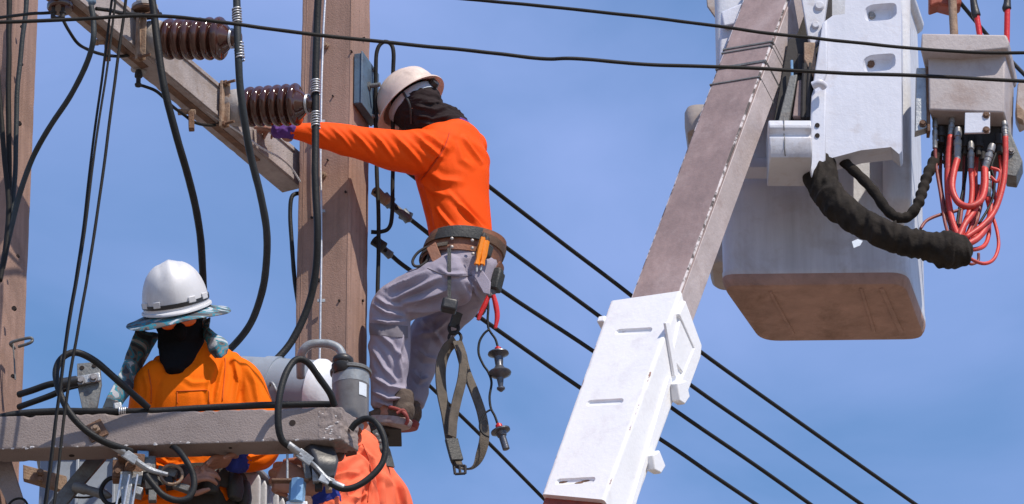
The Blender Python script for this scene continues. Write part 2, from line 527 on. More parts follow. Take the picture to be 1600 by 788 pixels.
def loft(g, S, ref, seg=22, sub=6, capround=0.5, pw=2.0):
    """S: list of (point, r_along_ref, r_other); rounded ends; superellipse power pw"""
    P = catmull([q[0] for q in S], sub)
    A = lerp_list([q[1] for q in S], sub)
    B = lerp_list([q[2] for q in S], sub)
    n = len(P)
    R = []
    def ring(p, t, a, b):
        u, w = perp(t, V(ref))
        o = []
        for k in range(seg):
            c, s_ = math.cos(2 * math.pi * k / seg), math.sin(2 * math.pi * k / seg)
            e = 2.0 / pw
            o.append(p + u * (math.copysign(abs(c) ** e, c) * a) + w * (math.copysign(abs(s_) ** e, s_) * b))
        return o
    T = [(P[min(i + 1, n - 1)] - P[max(i - 1, 0)]).normalized() for i in range(n)]
    for q in (0.12, 0.5, 0.8):
        R.append(ring(P[0] - T[0] * (capround * min(A[0], B[0]) * (1 - q)), T[0], A[0] * math.sqrt(1 - (1 - q) ** 2), B[0] * math.sqrt(1 - (1 - q) ** 2)))
    for i in range(n):
        R.append(ring(P[i], T[i], A[i], B[i]))
    for q in (0.8, 0.5, 0.12):
        R.append(ring(P[-1] + T[-1] * (capround * min(A[-1], B[-1]) * (1 - q)), T[-1], A[-1] * math.sqrt(1 - (1 - q) ** 2), B[-1] * math.sqrt(1 - (1 - q) ** 2)))
    g.rings(R)
    return g
def ball(g, c, ax, r, seg=18, n=10):
    """ellipsoid: ax = (X,Y,Z) unit axes, r = radii"""
    R = []
    for i in range(n + 1):
        th = math.pi * (i + 0.02) / (n + 0.04)
        R.append([c + ax[0] * (r[0] * math.sin(th) * math.cos(2 * math.pi * k / seg)) + ax[1] * (r[1] * math.sin(th) * math.sin(2 * math.pi * k / seg)) + ax[2] * (r[2] * math.cos(th)) for k in range(seg)])
    g.rings(R)
    return g

def remesh(g, name, voxel=0.007, smooth=4, noise_amp=0.0, noise_f=14.0, stretch=None, folds=None, sharp=0.0, post=1):
    """fuse overlapping shapes into one continuous skin, then add cloth relief and folds as real displacement"""
    me = g.mesh('tmp', 0)
    o = bpy.data.objects.new('tmp', me)
    COL.objects.link(o)
    r = o.modifiers.new('r', 'REMESH')
    r.mode = 'VOXEL'
    r.voxel_size = voxel
    if smooth:
        sm = o.modifiers.new('s', 'SMOOTH')
        sm.factor = 0.5
        sm.iterations = smooth
    dg = bpy.context.evaluated_depsgraph_get()
    out = bpy.data.meshes.new_from_object(o.evaluated_get(dg))
    bpy.data.objects.remove(o)
    bpy.data.meshes.remove(me)
    out.name = name
    n = len(out.vertices)
    co = np.empty(n * 3)
    out.vertices.foreach_get('co', co)
    co = co.reshape(-1, 3)
    nr = np.empty(n * 3)
    out.vertices.foreach_get('normal', nr)
    nr = nr.reshape(-1, 3)
    d = np.zeros(n)
    if noise_amp:
        st = stretch or (1, 1, 1)
        for i in range(n):
            p = V((co[i][0] * st[0], co[i][1] * st[1], co[i][2] * st[2])) * noise_f
            w = noise.noise(p * 0.6) * 0.7
            p2 = p + V((w, w, -w))
            d[i] = noise_amp * ((1 - 2 * abs(noise.noise(p2))) * 0.7 + 0.5 * noise.noise(p2 * 2.3) - 0.35)
    if folds:
        X, Y = proj_np(co)
        view = co - np.array(CAM)
        view /= np.linalg.norm(view, axis=1)[:, None]
        facing = np.clip(-(view * nr).sum(1) * 2.2, 0, 1)
        for (line, w, amp) in folds:
            w, amp = w * 0.62, amp * 1.35
            best = np.full(n, 1e9)
            tt = np.zeros(n)
            m = len(line) - 1
            for i in range(m):
                ax, ay = line[i]
                bx, by = line[i + 1]
                dx, dy = bx - ax, by - ay
                t = np.clip(((X - ax) * dx + (Y - ay) * dy) / (dx * dx + dy * dy), 0, 1)
                q = np.hypot(X - ax - t * dx, Y - ay - t * dy)
                s_ = q < best
                tt = np.where(s_, (i + t) / m, tt)
                best = np.minimum(best, q)
            taper = np.sqrt(np.clip(np.sin(np.pi * np.clip(tt, 0.03, 0.97)), 0.1, 1))
            x = best / w
            d += amp * taper * facing * (0.55 * np.exp(-x * x) + 0.6 * np.exp(-2.0 * x) - 0.45 * np.exp(-((x - 1.9) ** 2)))
    if noise_amp or folds:
        co = co + nr * d[:, None]
        out.vertices.foreach_set('co', co.reshape(-1))
    out.materials.clear()
    out.shade_smooth()
    out.update()
    return out

def ribbon(g, P, wdirs, width, thick, sub=6):
    """flat strap: P path, wdirs width direction (one or one per point)"""
    n0 = len(P)
    if not isinstance(wdirs, list):
        wdirs = [wdirs] * n0
    D = catmull(wdirs, sub)
    P = catmull(P, sub)
    R = []
    n = len(P)
    for i, p in enumerate(P):
        t = (P[min(i + 1, n - 1)] - P[max(i - 1, 0)]).normalized()
        w = D[i] - t * D[i].dot(t)
        w.normalize()
        h = t.cross(w)
        a, b = width / 2, thick / 2
        R.append([p + w * a + h * b, p - w * a + h * b, p - w * a - h * b, p + w * a - h * b])
    return g.rings(R)

def hand(g, w, d, n, side, curl, s=1.0, spread=0.1, thumb=0.5):
    """wrist w, finger direction d, palm faces n; side=+1: thumb towards d x n. Returns fingertips (point, direction, back)"""
    d = V(d).normalized()
    n = V(n)
    n = (n - d * n.dot(d)).normalized()
    l = d.cross(n) * side
    loft(g, [(w - d * 0.03 * s, 0.027 * s, 0.020 * s), (w, 0.027 * s, 0.019 * s), (w + d * 0.035 * s, 0.036 * s, 0.0165 * s), (w + d * 0.07 * s, 0.041 * s, 0.015 * s), (w + d * 0.092 * s, 0.040 * s, 0.012 * s)], l, seg=16, sub=4)
    tips = []
    LEN = ((0.044, 0.027, 0.021), (0.048, 0.031, 0.022), (0.045, 0.029, 0.021), (0.035, 0.022, 0.019))
    for i in range(4):
        off = (0.030 - 0.0195 * i) * s
        p = w + d * (0.082 - 0.004 * abs(i - 1)) * s + l * off
        dd = (d + l * (spread * (1.2 - 0.8 * i))).normalized()
        ang = 0
        P = [p - dd * 0.02 * s, p]
        c = curl[i] if isinstance(curl[0], (list, tuple)) else curl
        for k in range(3):
            ang += c[k]
            q = dd * math.cos(ang) + n * math.sin(ang)
            p = p + q * LEN[i][k] * s
            P.append(p)
        r0 = (0.0098, 0.0100, 0.0096, 0.0084)[i] * s
        g.tube(P, [r0 * 1.05, r0 * 1.1, r0, r0 * 0.93, r0 * 0.72], seg=10, sub=4)
        ball(g, P[-1] - q * 0.003 * s, (V((1, 0, 0)), V((0, 1, 0)), V((0, 0, 1))), (r0 * 0.8,) * 3, seg=8, n=6)
        back = -(n * math.cos(ang) - dd * math.sin(ang))
        tips.append((P[-1] - q * 0.004 * s, q, back, r0))
    p = w + d * 0.022 * s + l * 0.028 * s + n * 0.006 * s
    a = (d * 0.62 + l * 0.72 + n * 0.3).normalized()
    b = (d * (0.95 - 0.2 * thumb) + l * (0.45 - 0.7 * thumb) + n * (0.2 + 0.5 * thumb)).normalized()
    P = [p - a * 0.02 * s, p, p + a * 0.042 * s, p + a * 0.042 * s + b * 0.032 * s, p + a * 0.042 * s + b * 0.056 * s]
    g.tube(P, [0.014 * s, 0.0145 * s, 0.0112 * s, 0.0105 * s, 0.0075 * s], seg=10, sub=4)
    ball(g, P[-1], (V((1, 0, 0)), V((0, 1, 0)), V((0, 0, 1))), (0.0082 * s,) * 3, seg=8, n=6)
    return tips

def hexbolt(parent, p, ax, r, h, m='bolt_steel', name='bolt'):
    g = G()
    g.lathe(p - V(ax).normalized() * h * 0.5, ax, [(0, r), (h * 1.35, r), (h * 1.5, r * 0.86)], seg=6)
    g.lathe(p - V(ax).normalized() * h * 0.5, ax, [(0, r * 1.45), (h * 0.85, r * 1.45)], seg=14)
    return g.build(name, m, parent, smooth=30)

def basis(fwd, up):
    up = V(up).normalized()
    fwd = V(fwd)
    fwd = (fwd - up * fwd.dot(up)).normalized()
    left = up.cross(fwd)
    return fwd, left, up

def helmet(parent, c, fwd, up, m, L=0.142, Wd=0.118, Hh=0.155, peak=0.05, back=0.018, ridge=True):
    """safety helmet: dome with three ridges, rain gutter rim and front peak; c = centre of rim plane"""
    f, l, u = basis(fwd, up)
    g = G()
    seg, n = 56, 18
    def R(a, t):
        # a angle, t 0 rim..1 apex
        ph = t * math.pi / 2
        k = math.cos(ph) ** 0.82
        x, y = L * math.cos(a) * k, Wd * math.sin(a) * k
        z = Hh * math.sin(ph) ** 0.92
        if ridge:
            yy = abs(y)
            z += 0.006 * math.exp(-((yy - 0.0) / 0.013) ** 2) * min(1, t * 3) * (1 if abs(x) < L * 0.95 else 0.6)
            z -= 0.004 * math.exp(-((yy - 0.034) / 0.006) ** 2) * min(1, t * 2.2) * (1 if t > 0.35 else 0)
        return c + f * x + l * y + u * z
    rings = [[R(2 * math.pi * k / seg, i / n) for k in range(seg)] for i in range(n + 1)]
    # rim flange, outward and a little down, long at the front
    def rim(a, out, dz):
        pk = back + (peak - back) * max(0, math.cos(a)) ** 2.2
        return c + f * ((L + pk * out) * math.cos(a)) + l * ((Wd + (back * 0.8 + 0.25 * (pk - back)) * out) * math.sin(a)) + u * (-dz - 0.35 * pk * out)
    R1 = [[rim(2 * math.pi * k / seg, o, dz) for k in range(seg)] for o, dz in ((1.0, 0.004), (1.0, 0.0), (0.9, -0.004), (0.35, -0.002))]
    inner = []
    for i in range(n, -1, -1):
        inner.append([c + (R(2 * math.pi * k / seg, i / n) - c) * 0.965 for k in range(seg)])
    allr = list(reversed(inner))
    allr = inner[:]              # apex inside -> rim inside
    allr += R1
    allr += rings
    g.rings(allr, cap=True)
    o = g.build('helmet', m, parent, smooth=50)
    return o

def dense_quad_loft(g, C0, C1, n, corner, chip=0.0, chip_f=18.0, ends=(0.0, 0.0), edge_w=0.012, seed=0.0, curve=None):
    """beam between two 4-corner ends with rounded/chipped long edges; carries the 'edge' attribute"""
    R, ed = [], []
    for i in range(n + 1):
        t = i / n
        cs = [C0[k].lerp(C1[k], t) for k in range(4)]
        ring, e = [], []
        for k in range(4):
            p = cs[k]
            a = (cs[k - 1] - p)
            b = (cs[(k + 1) % 4] - p)
            la, lb = a.length, b.length
            a.normalize()
            b.normalize()
            cc = corner
            if chip:
                q = noise.noise(p * chip_f + V((seed + k * 7, 0, 0)))
                q2 = noise.noise(p * chip_f * 2.7 + V((seed + k * 7, 3, 0)))
                cc = corner + chip * max(0, q - 0.12) * 2 + chip * 0.5 * max(0, q2 - 0.1)
                for s_, en in ((t, ends[0]), (1 - t, ends[1])):
                    if en:
                        cc += en * math.exp(-s_ * n * 0.25) * (0.6 + noise.noise(p * 40))
                cc = min(cc, la * 0.35, lb * 0.35)
            m1 = (a + b).normalized()
            ring += [p + a * (cc + edge_w), p + a * cc, p + m1 * cc * 0.42, p + b * cc, p + b * (cc + edge_w)]
            e += [0.0, 0.8, 1.0, 0.8, 0.0]
            far = b * (lb * 0.5)
            ring.append(p + far)
            e.append(0.0)
        R.append(ring)
        ed += e
    g.rings(R, cap=True, ed=ed)
    return g
# ================================================================ SETTING
g = G()
N = 24
R_ = 3000.0
g.add([(-R_, -R_, 0), (R_, -R_, 0), (R_, R_, 0), (-R_, R_, 0)], [(0, 1, 2, 3)])
struct(g.build('ground', 'ground_earth', None, smooth=0))

YAW = math.radians(17.8)
PF = V((-math.sin(YAW), -math.cos(YAW), 0))      # pole front normal
PR = V((math.cos(YAW), -math.sin(YAW), 0))       # pole right normal
def pole(label, cx, cy, s_top, s_bot, ztop, seed):
    th = thing('concrete_pole', (cx, cy, 0), label, 'utility pole', 'square concrete poles')
    g = G()
    def cor(z, s):
        c = V((cx, cy, z))
        h = s / 2
        return [c + PF * h - PR * h, c + PF * h + PR * h, c - PF * h + PR * h, c - PF * h - PR * h]
    dense_quad_loft(g, cor(0, s_bot), cor(ztop, s_top), 420, 0.006, chip=0.010, chip_f=9.0, seed=seed, edge_w=0.004)
    g.build('shaft', 'pole_concrete', th, smooth=40)
    return th
POLE_X = at(526, 0, 0).x
ZT = at(526, -200, 0).z
pole_mid = pole('square concrete pole the climbing worker reaches around', POLE_X, 0.0, 0.212, 0.262, ZT, 1.0)
LPX = at(2, 0, -0.8).x
pole_left = pole('square concrete pole cut off by the left picture edge', LPX, -0.8, 0.215, 0.262, ZT, 5.0)
def pole_side(cx, cy, u, z, face='f', out=0.0, w=0.22):
    """point on the pole face, u across (-1..1)"""
    h = 0.5 * (0.262 + (0.212 - 0.262) * z / ZT)
    if face == 'f':
        return V((cx, cy, z)) + PF * (h + out) + PR * (u * h)
    return V((cx, cy, z)) + PR * (h + out) - PF * (u * h)
def on_pole(px, py, cx, cy, face='f', out=0.0):
    """where the sight line through a pixel meets a pole face"""
    n = PF if face == 'f' else PR
    d = ray(px, py)
    h = 0.113 + out
    p0 = V((cx, cy, 0)) + n * h
    t = (p0 - CAM).dot(n) / d.dot(n)
    return CAM + d * t
for par, cx, cy, L_ in ((pole_mid, POLE_X, 0.0, ((507, 71, 'f', 5), (498, 438, 'f', 4), (565, 240, 'r', 3), (540, 300, 'f', 2.5), (520, 150, 'f', 2), (487, 340, 'f', 2.5), (530, 470, 'f', 2.5), (569, 60, 'r', 3), (549, 80, 'f', 2), (512, 250, 'f', 2), (567, 470, 'r', 3))),
                        (pole_left, LPX, -0.8, ((34, 42, 'f', 3.5), (33, 100, 'f', 4), (30, 193, 'f', 5), (22, 482, 'f', 5), (20, 588, 'f', 4), (14, 300, 'f', 3), (28, 400, 'f', 3)))):
    for (x, y, fc, r) in L_:
        n = PF if fc == 'f' else PR
        p = on_pole(x, y, cx, cy, fc)
        gg = G()
        gg.lathe(p - n * 0.012, n, [(0, r * PXM * 0.4), (0.004, r * PXM * 0.65), (0.0155, r * PXM * 0.75)], seg=9)
        gg.build('bolt_hole', 'hole_dark', par)
# mould seams down the front faces
for par, cx, cy, uu in ((pole_mid, POLE_X, 0.0, (-0.80, 0.93)), (pole_left, LPX, -0.8, (0.55,))):
    for u_ in uu:
        a, b = pole_side(cx, cy, u_, 6.0, 'f'), pole_side(cx, cy, u_, ZT - 0.01, 'f')
        g = G()
        q = [a.lerp(b, k / 40) + PR * (0.0012 * noise.noise(V((k * 0.7, u_, cx)))) for k in range(41)]
        g.tube(q, [0.0022 + 0.0012 * noise.noise(V((k * 0.9, 3, u_))) for k in range(41)], seg=6, sub=1)
        g.build('mould_seam', 'pole_concrete', par)
# hook on the left pole
p = on_pole(22, 541, LPX, -0.8, 'f')
g = G()
g.tube([p + V((0, 0.02, 0)), p + PF * 0.03, p + V((0.06, -0.06, 0.004)), p + V((0.072, -0.06, -0.006)), p + V((0.06, -0.06, -0.018)), p + V((0.02, -0.04, -0.022))], 0.006, sub=5)
g.tube([p + PF * 0.006 + V((0, 0, 0.018)), p + PF * 0.01, p + PF * 0.008 + V((0.006, 0, -0.06)), p + PF * 0.006 + V((0.012, 0, -0.14))], 0.003)
g.build('hook', 'galv_dark', pole_left)

# ---- lower concrete crossarm (nearest thing at the left)
ZA = at(532, 687, -1.2).z
A1 = at(532, 687, -1.2)
A0 = atz(-260, 709.5, ZA)
adir = (A1 - A0).normalized()
aside = V((-adir.y, adir.x, 0))            # away from camera
if aside.y < 0:
    aside = -aside
AH, AD = 0.132, 0.115
up = V((0, 0, 1))
low_arm = thing('concrete_crossarm', A0, 'grey concrete crossarm spanning the lower left with a chipped right end', 'crossarm')
g = G()
def acor(p, skew=0.0):
    return [p, p + aside * AD + adir * skew, p + aside * AD + adir * skew + up * AH, p + up * AH]
dense_quad_loft(g, acor(A0), acor(A1 - adir * 0.06, 0.03), 420, 0.004, chip=0.013, chip_f=26.0, seed=2.0, ends=(0, 0.0), edge_w=0.004)
beam = g.build('beam', 'arm_concrete', low_arm, smooth=42)
arm_front_n = -aside
g = G()
R = []
for d_, k, sk in ((-0.085, 0.985, 0.02), (-0.06, 0.99, 0.03), (-0.03, 0.98, 0.045), (-0.006, 0.975, 0.055), (0.0, 0.94, 0.055)):
    cc = acor(A1 + adir * d_, sk)
    m_ = sum(cc, V((0, 0, 0))) / 4
    R.append([m_ + (p_ - m_) * k for p_ in cc])
g.rings(R)
link('broken_end', remesh(g, 'broken_end', 0.003, 0, 0.006, 22.0), 'arm_concrete', low_arm)
def on_arm(px, py, out=0.0):
    d = ray(px, py)
    p0 = A0 + arm_front_n * out
    t = (p0 - CAM).dot(aside) / d.dot(aside)
    return CAM + d * t
# broken flakes along the lower arris and the end
for i in range(48):
    x = random.uniform(5, 530)
    yb = 702.5 - x * 16.5 / 530
    if i > 30:
        x = random.uniform(488, 532)
        yb = random.uniform(645, 686)
    p = on_arm(x, yb - random.uniform(0, 3), -0.001)
    g = G()
    r = random.uniform(0.003, 0.008) * (random.uniform(0.5, 1.3) if i > 30 else 1)
    k = 6
    pl = []
    for j in range(k):
        a = 2 * math.pi * j / k
        q = r * random.uniform(0.5, 1.2)
        pl.append(p + adir * (q * math.cos(a) * 1.5) + up * (q * math.sin(a) * 0.8))
    g.add(pl + [p + arm_front_n * random.uniform(0.001, 0.0035)], [(j, (j + 1) % k, k) for j in range(k)] + [tuple(reversed(range(k)))])
    g.build('chip', 'chip_light', beam, smooth=0)
for (x, y, r) in ((457, 661, 4.5), (360, 700, 2.5), (112, 712, 4)):
    p = on_arm(x, min(y, 690), 0)
    n = arm_front_n
    if y > 690:
        p = atz(x, y, ZA)
        n = -up
    g = G()
    g.lathe(p - n * 0.02, n, [(0, r * PXM), (0.0215, r * PXM * 1.05)], seg=12)
    g.build('bolt_hole', 'hole_dark', low_arm)
# rusty square washer and nut
p = on_arm(150, 673, 0.004)
q1 = (adir * math.cos(0.5) + up * math.sin(0.5))
g = G()
g.box(p, (0.070, 0.008, 0.070), q1, arm_front_n)
pl = g.build('washer_plate', 'rust_steel', low_arm, bevel=0.0015)
g = G()
g.box(p + arm_front_n * 0.012, (0.028, 0.018, 0.028), q1, arm_front_n)
g.lathe(p + arm_front_n * 0.02, arm_front_n, [(0, 0.009), (0.014, 0.0085)], seg=12)
g.build('nut', 'rust_pale', pl, bevel=0.002)

# ---- upper crossarm running from the pole towards the camera
UB = at(465, 289, 0.0)
ZU = UB.z
U0 = atz(100, -16, ZU)
udir = (U0 - UB).normalized()
U_end = UB - udir * 0.03
U0 = UB + udir * 2.15
uside = V((udir.y, -udir.x, 0))
if uside.x < 0:
    uside = -uside                       # towards the right / the visible face
UH, UW = 0.155, 0.088
up_arm = thing('concrete_crossarm', UB, 'upper concrete crossarm slanting up left from the tall pole', 'crossarm')
g = G()
def ucor(p):
    return [p, p - uside * UW, p - uside * UW + up * UH, p + up * UH]
dense_quad_loft(g, ucor(U_end), ucor(U0), 160, 0.004, chip=0.006, chip_f=16.0, seed=9.0, edge_w=0.004)
ubeam = g.build('beam', 'arm_pale', up_arm, smooth=42)
def u_face(px, py, out=0.0):
    d = ray(px, py)
    p0 = UB + uside * out
    t = (p0 - CAM).dot(uside) / d.dot(uside)
    return CAM + d * t
# raised lip along the top and bottom of the visible face
for zz, hh in ((UH - 0.016, 0.018), (0.014, 0.02)):
    g = G()
    c = (U_end + udir * 0.05 + U0) / 2 + up * zz + uside * 0.003
    g.box(c, ((U0 - U_end).length - 0.08, 0.008, hh), udir, uside)
    g.build('lip', 'arm_pale', up_arm, bevel=0.002)
# dark slots under the arm
for t0, t1 in ((0.25, 0.95), (1.1, 1.9)):
    g = G()
    c = UB + udir * ((t0 + t1) / 2) - uside * 0.04 - up * 0.001
    g.box(c, (t1 - t0, 0.03, 0.005), udir, uside)
    g.build('groove', 'rust_steel', up_arm)

# ================================================================ INSULATORS
def post_insulator(label, p0, p1, R0, bracket_at):
    ax = (p1 - p0)
    L = ax.length
    ax.normalize()
    th = thing('post_insulator', p0, label, 'insulator', 'horizontal brown insulators on the upper crossarm')
    g = G()
    g.lathe(p0, ax, [(-0.02, 0.055), (-0.005, 0.07), (0.035, 0.074), (0.05, 0.068), (0.055, 0.05)], seg=36)
    g.build('metal_base', 'insulator_base', th, smooth=40)
    g = G()
    prof = [(0.05, 0.05)]
    n = 6
    s0, s1 = 0.056, L - 0.065
    for i in range(n):
        a = s0 + (s1 - s0) * i / n
        w = (s1 - s0) / n
        r = R0 * (0.95 + 0.05 * (i / (n - 1)))
        for k in range(9):
            ph = k / 8.0
            q = math.sin(math.pi * ph) ** 0.42 if 0 < ph < 1 else 0.0
            prof.append((a + w * (0.03 + 0.94 * ph) + 0.006 * q, R0 * 0.74 + (r - R0 * 0.74) * q))
    prof += [(s1 + 0.006, R0 * 0.68), (s1 + 0.02, R0 * 0.55), (s1 + 0.03, R0 * 0.40), (s1 + 0.036, R0 * 0.36), (s1 + 0.046, R0 * 0.42), (s1 + 0.06, R0 * 0.40), (s1 + 0.068, R0 * 0.30), (s1 + 0.071, 0.006)]
    g.lathe(p0, ax, prof, seg=48)
    g.build('porcelain_sheds', 'porcelain_brown', th, smooth=60)
    # tie wire ring round the groove
    g = G()
    a, b = perp(ax)
    for dz in (0.0, 0.005):
        g.tube([p0 + ax * (s1 + 0.034 + dz) + (a * math.cos(2 * math.pi * k / 24) + b * math.sin(2 * math.pi * k / 24)) * (R0 * 0.44) for k in range(25)], 0.003, seg=6, sub=1)
    g.build('tie_ring', 'tie_wire', th)
    # rusty clamp plate on the crossarm face beside the base, with two threaded rods
    g = G()
    c = u_face(bracket_at[0], bracket_at[1], 0.022)
    g.box(c, (0.012, 0.022, 0.20), uside, udir)
    g.box(c + uside * 0.012 - udir * 0.012, (0.03, 0.006, 0.20), uside, udir)
    br = g.build('clamp_plate', 'rust_pale', th, bevel=0.002)
    for zz in (0.09, -0.088):
        g = G()
        g.tube([c + up * zz - uside * 0.02, c + up * zz + uside * 0.055], 0.006, seg=8)
        g.lathe(c + up * zz + uside * 0.007, uside, [(0, 0.012), (0.011, 0.012)], seg=6)
        g.build('threaded_rod', 'rust_steel', br)
    return th
ins_b = post_insulator('brown ribbed insulator just left of the tall concrete pole', at(362, 169, -0.50), at(492, 162, -0.60), 0.083, (347, 163))
ins_a = post_insulator('brown ribbed insulator nearest the top of the picture', at(234, 62, -1.02), at(374, 60, -1.12), 0.083, (216, 58))

# pin insulator at the top left and the grey bushing at the top
t = thing('disc_insulator', at(95, 0, -1.45), 'dark brown disc insulator at the top left corner with two bolts below', 'insulator')
g = G()
c = at(94, 16, -1.45)
g.lathe(c, V((0.02, 0, 1)), [(-0.002, 0.015), (0.0, 0.045), (0.008, 0.05), (0.02, 0.05), (0.024, 0.04), (0.03, 0.035), (0.05, 0.04), (0.055, 0.062), (0.07, 0.066), (0.09, 0.04), (0.15, 0.03), (0.2, 0.03)], seg=32)
g.build('disc', 'porcelain_brown', t, smooth=50)
for x in (83, 98):
    g = G()
    q = at(x, 22, -1.47)
    g.lathe(q, (0, 0, 1), [(-0.02, 0.004), (-0.016, 0.009), (0.0, 0.009), (0.002, 0.013), (0.009, 0.013), (0.011, 0.007), (0.03, 0.007)], seg=10)
    g.build('bolt', 'machine_dark', t)
g = G()
g.tube([at(83, 27, -1.47), at(90, 28, -1.47), at(98, 26, -1.47)], 0.006)
g.build('link', 'machine_dark', t)
t = thing('line_bushing', at(228, 14, -1.0), 'grey capped bushing at the top edge above the crossarm', 'bushing')
g = G()
g.lathe(at(226, 16, -1.1), (0, 0, 1), [(0, 0.03), (0.004, 0.05), (0.016, 0.05), (0.02, 0.04), (0.03, 0.033), (0.2, 0.03)], seg=26)
g.build('body', 'insulator_base', t)
g = G()
g.lathe(at(226, 17, -1.1), (0, 0, 1), [(-0.012, 0.012), (-0.012, 0.05), (-0.004, 0.056), (0.002, 0.05)], seg=26)
g.build('skirt', 'rust_steel', t)
# blue tape wad on the arm's far end
g = G()
for i in range(6):
    ball(g, at(122 + i * 4, 6 + 3 * math.sin(i), -1.4), (V((1, 0, 0)), V((0, 1, 0)), V((0, 0, 1))), (0.018, 0.016, 0.016))
me = remesh(g, 'rag', 0.004, 2, 0.006, 40)
tag(link('tape_wad', me, 'box_blue'), 'small wad of blue tape on the upper crossarm at the picture top', 'tape')

# small clamps under the upper arm
def arm_clamp(label, px, py, Y, rod):
    th = thing('rod_clamp', at(px, py, Y), label, 'clamp', 'small clamps under the upper crossarm')
    g = G()
    g.box(at(px, py, Y), (0.022, 0.03, 0.075), (1, 0, 0.05), (0, 1, 0))
    g.build('block', 'rust_steel', th, bevel=0.003)
    g = G()
    q = at(px, py - rod, Y)
    g.tube([q + V((-0.045, 0.01, 0.005)), q + V((0.015, -0.005, -0.003))], 0.010, seg=10)
    g.lathe(q + V((-0.05, 0.011, 0.005)), (1, -0.2, -0.1), [(0, 0.014), (0.014, 0.014)], seg=6)
    g.build('stud', 'rust_pale', th)
    return th
arm_clamp('small rusty clamp with stud, higher of the two under the crossarm', 168, 80, -1.16, 14)
arm_clamp('small rusty clamp with stud, lower one left of the ribbed insulator', 299, 190, -0.68, 15)
t = thing('eye_bolt', at(214, 118, -0.95), 'dark eye bolt hanging below the crossarm with a short wire', 'bolt')
g = G()
g.tube([at(209, 108, -0.92), at(217, 110, -0.94), at(226, 116, -0.93)], 0.014, seg=12)
g.build('boss', 'insulator_base', t)
g = G()
q = at(216, 132, -0.95)
g.lathe(q, (0, 0, 1), [(-0.012, 0.004), (-0.008, 0.012), (0.0, 0.014), (0.006, 0.009), (0.03, 0.009), (0.032, 0.015), (0.045, 0.015), (0.06, 0.011)], seg=12)
g.build('shank', 'machine_dark', t)

# ================================================================ CABLES
def cable(name, label, P, r, m='cable_black', Y=None, group=None, cat='cable', sub=7, seg=10):
    g = G()
    Q = catmull(pts(P, Y), 4)
    k = min(0.0022, r * 0.25)
    Q = [q + V((noise.noise(q * 7.0), noise.noise(q * 7.0 + V((9, 0, 0))), noise.noise(q * 7.0 + V((0, 9, 0))))) * k for q in Q]
    g.tube(Q, r, seg=seg, sub=3, wob=0.05)
    return tag(g.build(name, m, None, smooth=180), label, cat, group)
def wraps(parent, P, Y, r, n, m='tie_wire', wire=0.0032):
    """turns of tie wire round a cable between two pixels"""
    a, b = at(P[0][0], P[0][1], Y), at(P[1][0], P[1][1], Y)
    ax = (b - a)
    L = ax.length
    ax.normalize()
    u, w = perp(ax)
    q = []
    for i in range(n * 12 + 1):
        t_ = i / 12.0
        j = 0.0009 * math.sin(i * 1.7)
        q.append(a + ax * (L * i / (n * 12)) + (u * math.cos(2 * math.pi * t_) + w * math.sin(2 * math.pi * t_)) * (r + wire * 0.7 + j))
    g = G()
    g.tube(q, wire, seg=6, sub=1)
    return g.build('tie_wrap', m, parent, smooth=180)

# three thick jumpers
c = cable('jumper_cable', 'thick black cable hanging behind the white hard hat', [(231, -40, -1.2), (238, 0, -1.2), (246, 70, -1.2), (257, 140, -1.18), (278, 220, -1.1), (298, 290, -0.95), (310, 350, -0.8), (316, 410, -0.65), (318, 470, -0.5), (314, 540, -0.45)], 0.0142, group='thick black jumper cables')
c = cable('jumper_cable', 'thick black cable tied to the upper ribbed insulator, curving behind the shoulder', [(369, -40, -1.16), (370, 0, -1.15), (372, 80, -1.15), (378, 160, -1.1), (391, 240, -1.0), (408, 310, -0.9), (417, 370, -0.8), (413, 440, -0.65), (394, 500, -0.5), (362, 542, -0.42), (335, 560, -0.4)], 0.0142, 'cable_grey', group='thick black jumper cables')
wraps(c, ((369.5, 14), (371, 38)), -1.15, 0.0142, 6)
wraps(c, ((373, 68), (375, 94)), -1.145, 0.0142, 6)
c = cable('jumper_cable', 'thick black cable tied to the lower ribbed insulator in front of the pole', [(498, -40, -0.66), (497, 0, -0.65), (494, 90, -0.63), (493, 190, -0.62), (493, 290, -0.62), (496, 360, -0.6), (494, 420, -0.55), (481, 480, -0.5), (455, 535, -0.48), (420, 573, -0.5), (398, 590, -0.52)], 0.0142, group='thick black jumper cables')
wraps(c, ((493, 126), (493, 148)), -0.628, 0.0142, 6)
wraps(c, ((493, 176), (493, 200)), -0.62, 0.0142, 6)
# ground wire down the pole
c = cable('ground_wire', 'thin silver ground wire running down the pole face', [(510, -30), (506, 40), (503, 120), (501, 220), (502, 320), (502, 420), (500, 530), (499, 580)], 0.0045, 'tie_wire', Y=-0.14, cat='wire')
for y in (190, 330, 470):
    g = G()
    g.box(at(502, y, -0.135), (0.03, 0.006, 0.012))
    g.build('staple', 'galv', c)
c = cable('braided_wire', 'thin silver braid hanging below the crossarm beside the purple cuff', [(318, 170, -0.62), (340, 186, -0.55), (372, 205, -0.5), (410, 232, -0.38), (436, 246, -0.3), (455, 262, -0.2), (470, 285, -0.16)], 0.0038, 'tie_wire', cat='wire')
cable('ground_tail', 'short black cable hugging the left edge of the tall pole', [(474, 304, -0.02), (463, 303, -0.04), (455, 310, -0.05), (453, 335, -0.05), (455, 370, -0.05), (458, 410, -0.04), (462, 450, -0.03), (470, 500, -0.02)], 0.0085, 'cable_black')
for (x, y) in ((509, 71), (505, 273)):
    hexbolt(pole_mid, on_pole(x, y, POLE_X, 0.0, 'f', 0.004), PF, 0.009, 0.012, 'rust_pale')
